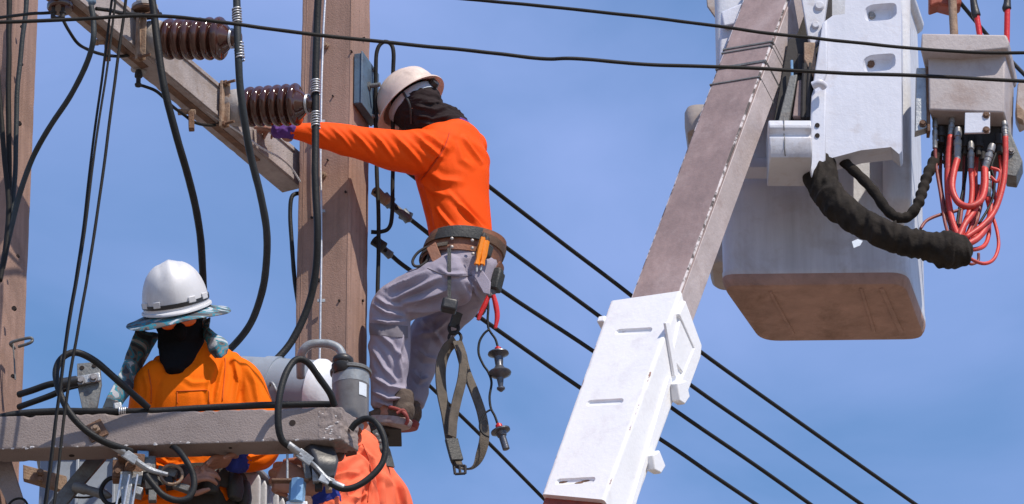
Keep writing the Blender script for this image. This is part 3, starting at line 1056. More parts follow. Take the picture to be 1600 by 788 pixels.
# wires in the left of the picture
cable('service_cable', 'black cable running down the middle of the left pole', [(15, -30), (14, 60), (13, 160), (14, 260), (13, 340), (7, 400), (-6, 450)], 0.0105, 'wire_line', Y=-1.05, group='cables on the left pole', cat='cable')
cable('service_cable', 'black cable along the left picture edge curving in to join the others', [(-6, 90), (1, 170), (7, 250), (13, 320), (11, 380), (0, 440)], 0.0095, 'wire_line', Y=-1.08, group='cables on the left pole')
cable('service_cable', 'dark cable near the right edge of the left pole', [(43, -30), (40, 20), (34, 70), (28, 130), (25, 200), (24, 262), (19, 325), (12, 380)], 0.0095, 'cable_grey', Y=-1.02, group='cables on the left pole')
cable('service_cable', 'black cable swooping from the upper crossarm down to the left pole', [(142, 10, -1.5), (146, 30, -1.5), (146, 62, -1.5), (136, 98, -1.45), (112, 148, -1.35), (80, 195, -1.25), (52, 245, -1.15), (30, 305, -1.1), (16, 362, -1.08), (4, 420, -1.05)], 0.0105, 'cable_grey', group='cables on the left pole')
cable('bond_wire', 'thin black wire drooping from disc insulator to the small clamp', [(98, 30, -1.47), (108, 48, -1.45), (122, 68, -1.4), (140, 79, -1.3), (165, 86, -1.2), (190, 88, -1.1), (212, 85, -1.0)], 0.0062, 'wire_line', cat='wire')
cable('bond_wire', 'short thin wire from eye bolt past the lower clamp', [(217, 133, -0.95), (228, 136, -0.93), (246, 144, -0.9), (268, 165, -0.8), (285, 178, -0.7), (305, 192, -0.65), (330, 196, -0.55), (350, 192, -0.5)], 0.0062, 'wire_line', cat='wire')
cable('bond_wire', 'short wire entering at the left of the disc insulator', [(-20, 30, -1.2), (45, 22, -1.4), (66, 21, -1.45), (84, 20, -1.47)], 0.0062, 'wire_line', cat='wire')
cable('jumper_wire', 'black wire lying over the upper crossarm at the picture top', [(150, 14, -1.5), (170, 17, -1.45), (195, 21, -1.3), (225, 24, -1.15), (250, 22, -1.0)], 0.0075, 'wire_line', cat='wire')
cable('guy_strand', 'thin strand, left one of the close pair falling past crossarm', [(178, -30), (172, 20), (163, 95), (142, 250), (127, 380), (106, 509), (93, 608), (80, 710), (68, 800)], 0.0048, 'wire_line', Y=(-1.5, -1.42), cat='wire', group='thin strands at the left')
cable('guy_strand', 'thin strand, right one of the close pair falling past crossarm', [(184, -30), (178, 20), (169, 95), (146, 250), (130, 380), (108, 509), (94, 612), (82, 710), (71, 800)], 0.0044, 'wire_line', Y=(-1.52, -1.44), cat='wire', group='thin strands at the left')
cable('guy_strand', 'lone thin strand right of the close pair at the left', [(199, -30), (194, 20), (183, 100), (165, 240), (145, 380), (124, 504), (106, 608), (95, 700), (83, 800)], 0.0058, 'wire_line', Y=(-1.5, -1.4), cat='wire', group='thin strands at the left')
# two long wires across the front of the whole picture
cable('span_wire', 'long thin wire crossing the whole picture under the top edge', [(-120, 38, -1.9), (0, 35, -1.9), (120, 30, -1.9), (240, 25, -1.9), (340, 34, -1.9), (480, 53, -1.85), (640, 70, -1.8), (760, 82, -1.75), (850, 92, -1.7), (900, 92, -1.7), (1030, 102, -1.6), (1160, 106, -1.55), (1300, 114, -1.5), (1450, 119, -1.45), (1620, 128, -1.4)], 0.0070, 'wire_line', cat='wire', group='span wires across the front')
cable('span_wire', 'upper right wire crossing in front of boom and valve box', [(600, -15, -1.6), (720, -2, -1.6), (850, 10, -1.6), (1000, 26, -1.6), (1130, 42, -1.6), (1200, 52, -1.6), (1330, 66, -1.55), (1420, 75, -1.5), (1520, 82, -1.5), (1640, 83, -1.5)], 0.0064, 'wire_line', cat='wire', group='span wires across the front')
# five conductors running away behind the climber
def line(label, P, r, clamp=None):
    th = thing('power_line', pts(P)[0], label, 'power line', 'power lines running away behind the climber')
    g = G()
    g.tube(pts(P), r, seg=8, sub=6)
    g.build('conductor', 'wire_line', th, smooth=180)
    if clamp:
        for (x0, y0, x1, y1, Y, rr, m, nm) in clamp:
            a, b = at(x0, y0, Y), at(x1, y1, Y)
            ax = b - a
            g = G()
            L = ax.length
            g.lathe(a, ax, [(0, rr * 0.5), (L * 0.08, rr), (L * 0.5, rr * 0.85), (L * 0.92, rr), (L, rr * 0.5)], seg=12)
            g.build(nm, m, th)
    return th
line('topmost of the power lines running away, beside the orange shoulder', [(586, 150, 0.08), (690, 233, 0.42), (762, 290, 0.7), (880, 381, 1.15), (985, 461, 1.6), (1088, 545, 2.0), (1260, 668, 2.75), (1440, 795, 3.5)], 0.0090)
line('second power line from the top, leaving the orange back above the belt', [(586, 230, 0.08), (680, 302, 0.4), (768, 370, 0.75), (940, 497, 1.45), (1082, 604, 2.0), (1210, 693, 2.5), (1360, 798, 3.1)], 0.0090)
line('third power line from the top, clamped to the pole below the outstretched arm', [(586, 299, 0.08), (612, 320, 0.18), (650, 350, 0.33), (700, 389, 0.53), (785, 455, 0.87), (930, 551, 1.45), (1060, 645, 1.95), (1180, 727, 2.4), (1280, 798, 2.8)], 0.0090,
     clamp=((584, 296, 607, 317, 0.1, 0.022, 'rust_pale', 'clamp'), (598, 308, 612, 319, 0.14, 0.027, 'box_blue', 'clamp'), (606, 316, 642, 345, 0.22, 0.017, 'galv_dark', 'dead_end_grip'), (628, 333, 640, 342, 0.28, 0.026, 'box_blue', 'clamp')))
line('fourth power line from the top, clamped to the pole beside the knee', [(586, 378, 0.08), (610, 398, 0.18), (640, 422, 0.3), (745, 493, 0.72), (905, 605, 1.35), (1040, 692, 1.9), (1110, 740, 2.2), (1196, 798, 2.55)], 0.0090,
     clamp=((584, 374, 600, 388, 0.1, 0.024, 'machine_dark', 'clamp'), (592, 384, 612, 401, 0.16, 0.018, 'galv_dark', 'dead_end_grip')))
line('lowest thin power line, passing behind the hanging webbing strap', [(586, 520, 0.3), (665, 597, 0.6), (755, 684, 0.95), (860, 790, 1.4)], 0.0075)
# riser wires right of the pole and the plate box they leave
cable('riser_cable', 'black cable rising beside the pole behind the outstretched arm', [(590, 470, 0.0), (591, 420, 0.0), (592, 350, 0.0), (589, 270, 0.0), (587, 200, 0.0), (587, 110, -0.04), (590, 78, -0.05), (600, 66, -0.05), (611, 70, -0.05), (615, 85, -0.05), (614, 120, -0.03), (614, 200, 0.0), (614, 270, 0.02), (613, 335, 0.02), (608, 357, 0.02), (594, 363, 0.02), (580, 363, 0.02)], 0.0082, 'wire_line')
t = thing('junction_plate', on_pole(573, 135, POLE_X, 0, 'r'), 'blue grey steel plate box on the side of the tall pole', 'electrical box')
c = at(572, 136, -0.11)
c = on_pole(570, 136, POLE_X, 0, 'r', 0.018)
g = G()
g.box(c - PR * 0.005 - PF * 0.02, (0.03, 0.195, 0.225), PR, PF)
g.build('housing', 'box_blue', t, bevel=0.004)
g = G()
g.box(c + PR * 0.014 - PF * 0.02, (0.006, 0.205, 0.235), PR, PF)
dr = g.build('lid', 'box_blue', t, bevel=0.002)
g = G()
g.tube([c + PR * 0.012, c + PR * 0.065], 0.009, seg=10)
g.lathe(c + PR * 0.016, PR, [(0, 0.02), (0.006, 0.02)], seg=6)
g.build('stud', 'galv_dark', dr)
hexbolt(t, c + PR * 0.02 + up * 0.10 - PF * 0.05, PR, 0.007, 0.006)
hexbolt(t, c + PR * 0.02 - up * 0.11 - PF * 0.05, PR, 0.007, 0.006)
# ================================================================ TRANSFORMER, its breather, and the deck it stands on
ZD = at(305, 830, -0.82).z - 0.86          # deck level, below the picture
t = thing('work_platform', V((at(250, 788, -0.5).x, -0.3, ZD)), 'concrete deck between the poles under the two lower workers', 'platform')
for i in range(7):
    g = G()
    yy = -1.35 + i * 0.32
    g.box(V(((LPX + POLE_X) / 2, yy, ZD - 0.04)), (POLE_X - LPX + 1.3, 0.30, 0.08))
    g.build('plank', 'deck_board', t, bevel=0.006)
for yy in (-1.2, 0.3):
    g = G()
    g.box(V(((LPX + POLE_X) / 2, yy, ZD - 0.2)), (POLE_X - LPX + 1.5, 0.14, 0.22))
    g.build('bearer', 'arm_concrete', t, bevel=0.006)

tr = thing('transformer', V((at(250, 788, 0.1).x, 0.05, ZD)), 'pale grey transformer with finned radiator and round conservator behind the workers', 'transformer')
tx0, tx1 = at(66, 740, -0.25).x, at(372, 740, -0.25).x
tz1 = at(120, 700, -0.25).z
g = G()
g.box(V(((tx0 + tx1) / 2, 0.05, (ZD + tz1) / 2)), (tx1 - tx0, 0.6, tz1 - ZD))
g.build('tank', 'tank_grey', tr, bevel=0.02)
g = G()
g.box(V(((tx0 + tx1) / 2, 0.05, tz1 + 0.012)), (tx1 - tx0 + 0.07, 0.67, 0.024))
g.build('tank_lid', 'tank_grey', tr, bevel=0.004)
# inspection panel and stiffeners on the tank front
for x, w in ((60, 5), (112, 4), (170, 4)):
    g = G()
    q = at(x + 8, 760, -0.27)
    g.box(V((q.x, -0.265, tz1 - 0.4)), (0.03 if w == 5 else 0.012, 0.03, 0.75))
    g.build('stiffener', 'tank_grey', tr, bevel=0.003)
# radiator: a bank of pressed fins with a top header, running away to the right
fin0, fin1 = at(384, 738, -0.62), at(478, 800, -0.1)
fin1.z = fin0.z
dv = (fin1 - fin0)
fdir = dv.normalized()
fn = V((fdir.y, -fdir.x, 0))
if fn.y > 0:
    fn = -fn
proto = None
nf = 10
for i in range(nf):
    p = fin0 + dv * ((i + 0.3) / nf)
    if proto is None:
        g = G()
        o = V((0, 0, 0))
        R = []
        for (zz, hw, ht) in ((-0.75, 0.05, 0.006), (-0.06, 0.055, 0.0075), (-0.03, 0.054, 0.0075), (-0.012, 0.047, 0.007), (-0.003, 0.035, 0.005), (0.0, 0.02, 0.002)):
            ring = []
            for k in range(20):
                a = 2 * math.pi * k / 20
                cx_, sx_ = math.cos(a), math.sin(a)
                ring.append(fn * (hw * math.copysign(abs(cx_) ** 0.4, cx_)) + fdir * (ht * math.copysign(abs(sx_) ** 0.4, sx_)) + up * zz)
            R.append(ring)
        g.rings(R)
        proto = g.mesh('fin', 60)
    o = link('radiator_fin', proto, None, tr)
    if i == 0:
        proto.materials.append(MATS['fin_grey'])
    o.matrix_parent_inverse = Matrix.Translation(-tr.location)
    o.location = p
g = G()
g.box(fin0 + dv * 0.5 + up * 0.006, (dv.length + 0.05, 0.11, 0.018), fdir, fn)
g.build('radiator_header', 'galv', tr, bevel=0.004)
# conservator: horizontal drum, right end domed and nearest the pole
p0, p1 = at(352, 612, -0.36), at(527, 622, -0.52)
ax = (p1 - p0)
L = ax.length
r = 0.138
g = G()
g.lathe(p0, ax, [(-0.03, 0.03), (-0.018, 0.09), (0.0, r), (L - 0.075, r)], seg=56)
drum = g.build('conservator', 'tank_grey', tr, smooth=50)
g = G()
g.lathe(p0, ax, [(L - 0.08, r * 0.9), (L - 0.078, r + 0.006), (L - 0.06, r + 0.006), (L - 0.05, r - 0.002), (L - 0.03, r * 0.93), (L - 0.012, r * 0.7), (L, r * 0.3), (L + 0.002, 0.01)], seg=56)
g.build('end_dome', 'tank_white', drum, smooth=60)
g = G()
axn = ax.normalized()
g.lathe(p0, ax, [(L * 0.38, r), (L * 0.38, r + 0.006), (L * 0.38 + 0.05, r + 0.006), (L * 0.38 + 0.05, r)], seg=56)
g.build('strap', 'tank_grey', drum, smooth=30)
g = G()
q = at(420, 605, -0.56)
g.tube([q, q + V((0.012, -0.03, 0.004)), q + V((0.03, -0.03, -0.03)), q + V((0.035, 0.0, -0.05))], 0.005, sub=5)
g.build('lifting_lug', 'galv', drum)
# breather pot with lid, label and bent pipe
bc = at(547, 662, -0.78)
g = G()
g.lathe(bc, (0, 0, 1), [(-0.03, 0.045), (-0.01, 0.052), (-0.005, 0.066), (0.01, 0.069), (0.205, 0.069), (0.207, 0.06)], seg=44)
pot = g.build('breather_pot', 'breather_grey', tr, smooth=40)
g = G()
g.lathe(bc, (0, 0, 1), [(0.200, 0.05), (0.202, 0.077), (0.212, 0.078), (0.218, 0.072), (0.222, 0.045), (0.228, 0.04), (0.23, 0.01)], seg=44)
g.build('pot_lid', 'galv_dark', pot, smooth=40)
g = G()
g.lathe(bc, (0, 0, 1), [(0.150, 0.0685), (0.151, 0.0700), (0.198, 0.0700), (0.199, 0.0685)], seg=44)
g.build('sight_band', 'pipe_grey', pot, smooth=40)
g = G()
for a in (0.6, 1.9, 3.2, 4.5):
    q = bc + V((0.064 * math.cos(a), 0.064 * math.sin(a), 0.216))
    g.lathe(q, (0, 0, 1), [(0, 0.008), (0.012, 0.008), (0.014, 0.005)], seg=6)
g.build('lid_bolt', 'bolt_steel', pot)
g = G()
R = []
for zz in (0.09, 0.142):
    R.append([bc + V((0.0712 * math.cos(a), 0.0712 * math.sin(a), zz)) for a in [math.radians(-62 + 5 * k) for k in range(7)]])
vs = R[0] + R[1]
g.add(vs, [(k, k + 1, 8 + k, 7 + k) for k in range(6)])
g.build('paper_label', 'paper_label', pot, smooth=180)
g = G()
g.lathe(at(535, 578, -0.82), (0.05, 0, 1), [(-0.015, 0.03), (0, 0.040), (0.016, 0.042), (0.024, 0.034), (0.032, 0.040), (0.046, 0.038), (0.056, 0.026)], seg=20)
g.build('gland', 'black_plastic', pot, smooth=50)
g = G()
g.tube(pts([(537, 574, -0.8), (536, 560, -0.8), (530, 546, -0.8), (516, 538.5, -0.8), (500, 537, -0.8), (484, 539, -0.8), (474, 548, -0.79), (470, 562, -0.76), (470, 590, -0.7)]), 0.0165, seg=16)
g.build('breather_pipe', 'pipe_grey', tr, smooth=180)

# ================================================================ HARDWARE ON AND UNDER THE LOWER CROSSARM
def lug(parent, P, w=0.03, m='galv'):
    g = G()
    a, b = P
    ax = (b - a)
    L = ax.length
    s_, h = perp(ax, V((0, 1, 0)))
    g.lathe(a, ax, [(0, w * 0.34), (0.004, w * 0.4), (L * 0.45, w * 0.4), (L * 0.5, w * 0.3)], seg=14)
    g.box(a + ax * 0.73, (L * 0.56, w * 0.34, w), ax, s_)
    return g.build('cable_lug', m, parent, bevel=0.002)
# loop at the left
P = [(205, 706, -1.21), (186, 699, -1.26), (160, 689, -1.3), (132, 671, -1.33), (108, 644, -1.34), (93, 612, -1.34), (88, 582, -1.33), (97, 560, -1.32), (118, 551, -1.31), (146, 563, -1.28), (180, 591, -1.24), (212, 620, -1.19), (232, 638, -1.16)]
c = cable('looped_cable', 'black cable forming a tall loop over the left of the crossarm', P, 0.0128)
lug(c, (at(176, 696, -1.27), at(212, 720, -1.21)), 0.034)
# right loop
P = [(455, 700, -1.28), (441, 688, -1.3), (435, 664, -1.32), (436, 625, -1.33), (444, 590, -1.32), (457, 568, -1.3), (470, 562, -1.29), (484, 570, -1.27), (500, 592, -1.24), (516, 615, -1.2), (523, 634, -1.17)]
c = cable('looped_cable', 'black cable arched over the right end of the crossarm before the conservator', P, 0.0128)
lug(c, (at(449, 694, -1.29), at(486, 722, -1.24)), 0.036)
P = [(548, 672, -1.16), (556, 662, -1.17), (570, 655, -1.18), (584, 658, -1.19), (596, 674, -1.2), (602, 698, -1.2), (597, 724, -1.2), (580, 745, -1.2), (556, 760, -1.2), (534, 763, -1.2), (515, 754, -1.2)]
c = cable('looped_cable', 'black cable loop hanging off the crossarm end over the coral shirt', P, 0.0118)
lug(c, (at(538, 762.5, -1.2), at(500, 746, -1.2)), 0.03)
# cables on top of the arm
c = cable('arm_cable', 'black cable lying along the top of the lower crossarm', [(-40, 661, -1.1), (0, 652, -1.1), (40, 645, -1.1), (90, 643, -1.1), (150, 643, -1.12), (232, 643, -1.14), (330, 637, -1.14), (430, 633, -1.14), (500, 631.5, -1.14), (524, 632, -1.15)], 0.0125)
wraps(c, ((186, 643), (198, 643)), -1.13, 0.0125, 4)
cable('arm_cable', 'second black cable bundled on the crossarm at the left edge', [(-40, 664, -1.06), (0, 657, -1.06), (40, 651, -1.06), (90, 648, -1.07), (150, 649, -1.09), (192, 648, -1.1)], 0.0115)
cable('tail_cable', 'upper of two cables between left pole and the bolted lug', [(30, 616, -0.95), (50, 610, -1.0), (76, 601, -1.04), (100, 598, -1.05), (120, 597, -1.05)], 0.0125)
cable('tail_cable', 'lower of two cables between left pole and the bolted lug', [(30, 636, -0.95), (50, 629, -1.0), (80, 618, -1.03), (104, 607, -1.04), (122, 602, -1.04)], 0.0115)
# upright plate with bolted lug
t = thing('bolted_plate', at(140, 636, -1.06), 'grey upright steel plate with two bolts on the lower crossarm', 'bracket')
Yp = -1.07
poly = pts([(120, 568), (155, 565), (158, 600), (151, 638), (128, 638), (121, 604)], Yp)
g = G()
g.prism(poly, V((0.003, 0.014, 0)))
pl = g.build('plate', 'galv_dark', t, bevel=0.002)
for (x, y) in ((128, 575), (147, 572)):
    g = G()
    g.lathe(at(x, y, Yp) + V((0, -0.001, 0)), (0, -1, 0), [(0, 0.009), (0.0015, 0.008)], seg=12)
    g.build('hole', 'hole_dark', pl)
g = G()
a, b = at(113, 597, Yp - 0.012), at(157, 589, Yp - 0.012)
g.box((a + b) / 2, ((b - a).length, 0.012, 0.036), b - a, (0, 1, 0))
lg = g.build('cable_lug', 'galv', t, bevel=0.004)
g = G()
a2, b2 = at(96, 600, Yp - 0.01), at(120, 596, Yp - 0.01)
g.lathe(a2, b2 - a2, [(0, 0.012), (0.003, 0.021), ((b2 - a2).length, 0.021), ((b2 - a2).length + 0.008, 0.014)], seg=14)
g.build('crimp', 'black_plastic', lg)
hexbolt(t, at(126, 595, Yp - 0.02), (0, -1, 0), 0.012, 0.012)
hexbolt(t, at(146, 591, Yp - 0.02), (0, -1, 0), 0.012, 0.012)
# small clamp on the arm top
t = thing('parallel_clamp', at(186, 636, -1.1), 'small steel clamp on top of the arm beside the plate', 'clamp')
g = G()
g.box(at(184, 637, -1.1), (0.03, 0.03, 0.03), (1, 0.1, 0.2))
g.build('body', 'galv', t, bevel=0.004)
hexbolt(t, at(181, 630, -1.1), (0.2, -0.3, 1), 0.008, 0.01)
# diagonal brace and rusty bar under the arm
g = G()
g.prism(pts([(136, 716), (165, 716), (88, 806), (60, 806)], -0.98), V((0.004, 0.012, 0)))
tag(g.build('diagonal_brace', 'galv_dark', None, bevel=0.001), 'flat grey steel brace slanting below the lower crossarm', 'brace')
g = G()
g.prism(pts([(-30, 700), (16, 718), (44, 806), (20, 806)], -0.97), V((0.004, 0.012, 0)))
tag(g.build('diagonal_brace', 'arm_concrete', None, bevel=0.001), 'flat brace slanting across the foot of the left pole', 'brace')
t = thing('steel_bar', at(40, 740, -0.9), 'rusty flat steel bar with two bolts beside the left pole', 'bracket')
g = G()
g.prism(pts([(36, 726), (104, 744), (103, 768), (36, 748)], -0.86), V((0, 0.03, 0)))
g.build('bar', 'rust_pale', t, bevel=0.002)
for (x, y) in ((63, 738), (62, 750)):
    hexbolt(t, at(x, y, -0.868), (0, -1, 0), 0.009, 0.01, 'rust_pale')
g = G()
g.tube(pts([(98, 766), (112, 776), (140, 777), (158, 768)], -0.9), 0.004)
g.build('wire_hoop', 'machine_dark', t)
t = thing('fuse_link', at(145, 768, -1.0), 'dark tapered fuse rod with a ring at its end', 'fuse')
a, b = at(114, 760, -1.0), at(174, 776, -1.02)
g = G()
L = (b - a).length
g.lathe(a, b - a, [(0, 0.012), (0.004, 0.019), (0.05, 0.02), (0.055, 0.017), (L * 0.6, 0.017), (L * 0.8, 0.02), (L * 0.93, 0.012), (L, 0.006)], seg=16)
g.build('rod', 'galv_dark', t)
g = G()
rc = at(176, 768, -1.03)
g.tube([rc + V((0.042 * math.cos(a_), 0.004 * math.sin(3 * a_), 0.052 * math.sin(a_))) for a_ in [2 * math.pi * k / 20 for k in range(21)]], 0.0085, sub=2)
g.build('ring', 'cable_black', t, smooth=180)
cable('ground_tail', 'small black wire hoop at the foot of the left pole', [(6, 800), (20, 782), (36, 780), (46, 794)], 0.0045, 'wire_line', Y=-1.0, cat='wire')

# switch clamps under the arm at the left
t = thing('line_clamp', at(230, 740, -1.14), 'rusty bolted line clamp under the crossarm before the white hatted worker', 'clamp')
def blk(x0, y0, x1, y1, Y, d, m, nm, rot=0.0, par=None):
    a, b = at(x0, y0, Y), at(x1, y1, Y)
    g = G()
    c = (a + b) / 2 + V((0, d / 2, 0))
    X = V((math.cos(rot), 0, math.sin(rot)))
    g.box(c, (abs(a.x - b.x), d, abs(a.z - b.z)), X, (0, 1, 0))
    return g.build(nm, m, par or t, bevel=0.003)
blk(184, 706, 214, 716, -1.17, 0.07, 'rust_steel', 'jaw', -0.25)
blk(196, 708, 224, 738, -1.14, 0.06, 'rust_steel', 'jaw', -0.1)
blk(176, 718, 194, 748, -1.12, 0.05, 'rust_steel', 'jaw')
blk(190, 736, 206, 800, -1.15, 0.02, 'galv', 'blade', 0.08)
blk(206, 735, 222, 757, -1.14, 0.05, 'galv', 'blade', -0.1)
blk(209, 760, 222, 772, -1.15, 0.05, 'galv', 'blade', -0.3)
blk(222, 712, 242, 752, -1.12, 0.06, 'galv_dark', 'jaw')
blk(226, 738, 246, 764, -1.15, 0.05, 'machine_dark', 'jaw', 0.1)
blk(232, 765, 244, 782, -1.15, 0.03, 'galv_dark', 'blade')
hexbolt(t, at(204, 728, -1.16), (0, -1, 0), 0.013, 0.014, 'rust_steel')
hexbolt(t, at(184, 738, -1.14), (0, -1, 0), 0.012, 0.014, 'rust_steel')
hexbolt(t, at(232, 730, -1.14), (0, -1, 0), 0.010, 0.014)
g = G()
g.tube(pts([(176, 698, -1.22), (200, 712, -1.2), (232, 733, -1.16), (262, 742, -1.16)]), [0.01, 0.013, 0.011, 0.008], seg=10)
g.build('conductor_bar', 'galv', t)
blk(214, 704, 232, 714, -1.13, 0.06, 'clamp_blue', 'pad', -0.05)
for dx in (0, 12, 25):
    g = G()
    g.tube(pts([(190 + dx, 742, -1.17), (186 + dx, 766, -1.17), (180 + dx, 800, -1.17)]), 0.004)
    g.build('spring_rod', 'tie_wire', t)
cable('drop_cable', 'black cable hooking round in front of the worker\'s hands', [(252, 690, -1.06), (276, 702, -1.16), (292, 722, -1.2), (302, 744, -1.2), (303, 764, -1.2), (294, 779, -1.2), (276, 782, -1.2), (255, 774, -1.2), (240, 758, -1.2), (228, 742, -1.2)], 0.0118)
c = cable('copper_ring', 'grey wire ring held near the worker\'s hands', [(268 + 17 * math.cos(a_), 742 + 15 * math.sin(a_)) for a_ in [2 * math.pi * k / 16 for k in range(17)]], 0.0058, 'rust_pale', Y=-1.1, cat='wire', sub=3)
t = thing('link_chain', at(266, 752, -1.1), 'dark hinged connector hanging between clamp and ring', 'connector')
blk(246, 730, 276, 742, -1.08, 0.04, 'galv_dark', 'arm', -0.3)
blk(258, 744, 270, 762, -1.08, 0.03, 'machine_dark', 'link', 0.2)
blk(270, 754, 296, 764, -1.09, 0.03, 'galv_dark', 'arm', -0.35)
# cutout under the right end
t = thing('fuse_cutout', at(500, 720, -1.12), 'dark moulded fuse cutout under the right end of the crossarm', 'fuse')
g = G()
loft(g, [(at(490, 706, -1.1), 0.045, 0.03), (at(499, 714, -1.12), 0.052, 0.045), (at(508, 732, -1.15), 0.046, 0.042), (at(514, 748, -1.16), 0.02, 0.02)], (1, 0, -0.5), seg=20, sub=3, pw=7)
g.build('housing', 'cutout_dark', t, smooth=30)
g = G()
loft(g, [(at(482, 703, -1.05), 0.045, 0.05), (at(505, 699, -1.05), 0.06, 0.05), (at(530, 697, -1.05), 0.05, 0.05)], (0, 0, 1), seg=14, sub=3, pw=4)
g.build('mount', 'machine_dark', t, smooth=40)
blk(474, 714, 484, 748, -1.15, 0.025, 'galv_dark', 'bracket', 0.2)
blk(488, 722, 498, 752, -1.16, 0.03, 'galv', 'contact', 0.05)
blk(492, 748, 503, 764, -1.14, 0.03, 'machine_dark', 'contact')
blk(508, 748, 518, 766, -1.15, 0.03, 'rust_pale', 'contact', 0.1)
blk(538, 690, 556, 704, -1.1, 0.05, 'machine_dark', 'foot', 0.25)
g = G()
g.tube(pts([(452, 700, -1.28), (470, 712, -1.26), (492, 728, -1.2), (515, 752, -1.2), (530, 760, -1.2)]), [0.008, 0.009, 0.008, 0.008, 0.008])
g.build('terminal_bar', 'galv', t)
# grounding clamp the third worker holds
t = thing('screw_clamp', at(464, 780, -1.16), 'blue grey screw clamp held in the lower worker\'s fist', 'clamp')
g = G()
g.lathe(at(463, 787, -1.16), (0.05, 0, 1), [(0, 0.026), (0.003, 0.03), (0.09, 0.03), (0.094, 0.024)], seg=8)
g.build('body', 'clamp_blue', t)
g = G()
g.tube(pts([(449, 710, -1.15), (449, 748, -1.15)]), 0.0045)
g.build('screw', 'galv', t)
blk(424, 747, 482, 751, -1.18, 0.03, 'rust_steel', 'yoke')
blk(447, 783, 480, 806, -1.17, 0.05, 'tank_white', 'foot')
# ================================================================ AERIAL LIFT: boom, bracket, buckets, valve box, hoses
def bake(o):
    dg = bpy.context.evaluated_depsgraph_get()
    me = bpy.data.meshes.new_from_object(o.evaluated_get(dg))
    old = o.data
    o.modifiers.clear()
    o.data = me
    bpy.data.meshes.remove(old)
    return o
def cut(o, cutters):
    """real recesses: boolean difference with temporary solids"""
    tmp = []
    for g in cutters:
        me = g.mesh('cut', 30)
        c = bpy.data.objects.new('cut', me)
        COL.objects.link(c)
        m = o.modifiers.new('b', 'BOOLEAN')
        m.operation = 'DIFFERENCE'
        m.solver = 'EXACT'
        m.object = c
        tmp.append(c)
    bpy.context.view_layer.update()
    bake(o)
    for c in tmp:
        me = c.data
        bpy.data.objects.remove(c)
        bpy.data.meshes.remove(me)
    o.data.shade_smooth()
    o.data.set_sharp_from_angle(angle=math.radians(35))
    return o
BU = V((0.27, 0.30, 0.91)).normalized()
N2 = V((1, -0.50, 0))
N2 = (N2 - BU * N2.dot(BU)).normalized()
N1 = N2.cross(BU)
if N1.y > 0:
    N1 = -N1
def pj(p):
    x, y = proj_np(np.array([p]))
    return float(x[0]), float(y[0])
def hwidth(p, v):
    """pixel width, at equal height, between the edge line p + s*BU and the edge line p + v + s*BU"""
    a = pj(p)
    b = pj(p + v)
    b2 = pj(p + v + BU * 0.2)
    k = (a[1] - b[1]) / (b2[1] - b[1])
    return b[0] + (b2[0] - b[0]) * k - a[0]
FR = at(1062, 458, -0.35)
WF = 74.0 / abs(hwidth(FR, -N2 * 0.1)) * 0.1
WS = 37.0 / abs(hwidth(FR, -N1 * 0.1)) * 0.1
boom = thing('lift_boom', FR - BU * 4.0, 'square lift boom slanting up with a white cover over its lower part', 'lift boom')
def bcor(p, wf, ws):
    return [p, p - N2 * wf, p - N2 * wf - N1 * ws, p - N1 * ws]
g = G()
dense_quad_loft(g, bcor(FR - BU * 0.3, WF, WS), bcor(FR + BU * 1.85, WF, WS), 260, 0.006, chip=0.0012, chip_f=9, edge_w=0.007, seed=3.3)
g.build('inner_boom', 'boom_paint', boom, smooth=40)
g = G()
dense_quad_loft(g, bcor(FR - BU * 6.0 - N1 * 0.004, WF * 1.25, WS * 1.3), bcor(FR - BU * 0.35 - N1 * 0.004, WF * 1.25, WS * 1.3), 60, 0.01, edge_w=0.012)
g.build('outer_boom', 'dark_red_metal', boom, smooth=40)
g = G()
c = FR + BU * 0.775 + N2 * 0.0015 - N1 * (WS * 0.53)
g.box(c, (2.1, 0.005, WS * 0.86), BU, N2)
g.build('side_plate', 'boom_side', boom, bevel=0.002)
# welded bands round the inner boom
def along(py):
    """how far up the boom edge a pixel row lies"""
    a, b = pj(FR), pj(FR + BU)
    return (py - a[1]) / (b[1] - a[1])
for py, w in ((60, 0.008), (66, 0.006), (92, 0.012), (118, 0.006)):
    s_ = along(py)
    c = FR + BU * s_
    R = []
    for du, k in ((-w / 2, 0.0), (-w / 2, 0.004), (w / 2, 0.004), (w / 2, 0.0)):
        cc = bcor(c + BU * du + N1 * k + N2 * k, WF + 2 * k, WS + 2 * k)
        R.append(cc)
    g = G()
    g.rings(R, cap=False)
    g.build('weld_band', 'galv_dark', boom)
# white cover
CF_ = at(1063, 461, -0.35) + N1 * 0.02 + N2 * 0.012
CWF = 105.0 / abs(hwidth(CF_, -N2 * 0.1)) * 0.1
CWS = 52.0 / abs(hwidth(CF_, -N1 * 0.1)) * 0.1
lo, hi = 0.2, 2.5
for _ in range(40):
    s_len = (lo + hi) / 2
    if pj(CF_ - BU * s_len)[1] < 781:
        lo = s_len
    else:
        hi = s_len
g = G()
top = bcor(CF_, CWF, CWS)
dn = -BU * s_len
bot = [p + dn for p in bcor(CF_ - N1 * 0.0, CWF * 0.93, CWS)]
bot[1] = bot[1] + BU * 0.075
bot[2] = bot[2] + BU * 0.075
top[3] = top[3] - BU * 0.10
top[2] = top[2] - BU * 0.10
dense_quad_loft(g, bot, top, 160, 0.010, chip=0.002, edge_w=0.006, seed=8.0)
cov = g.build('boom_cover', 'cover_paint', boom, smooth=38)
def on_cover(px, py, out=0.0):
    d = ray(px, py)
    p0 = CF_ + N1 * out
    return CAM + d * ((p0 - CAM).dot(N1) / d.dot(N1))
cuts = []
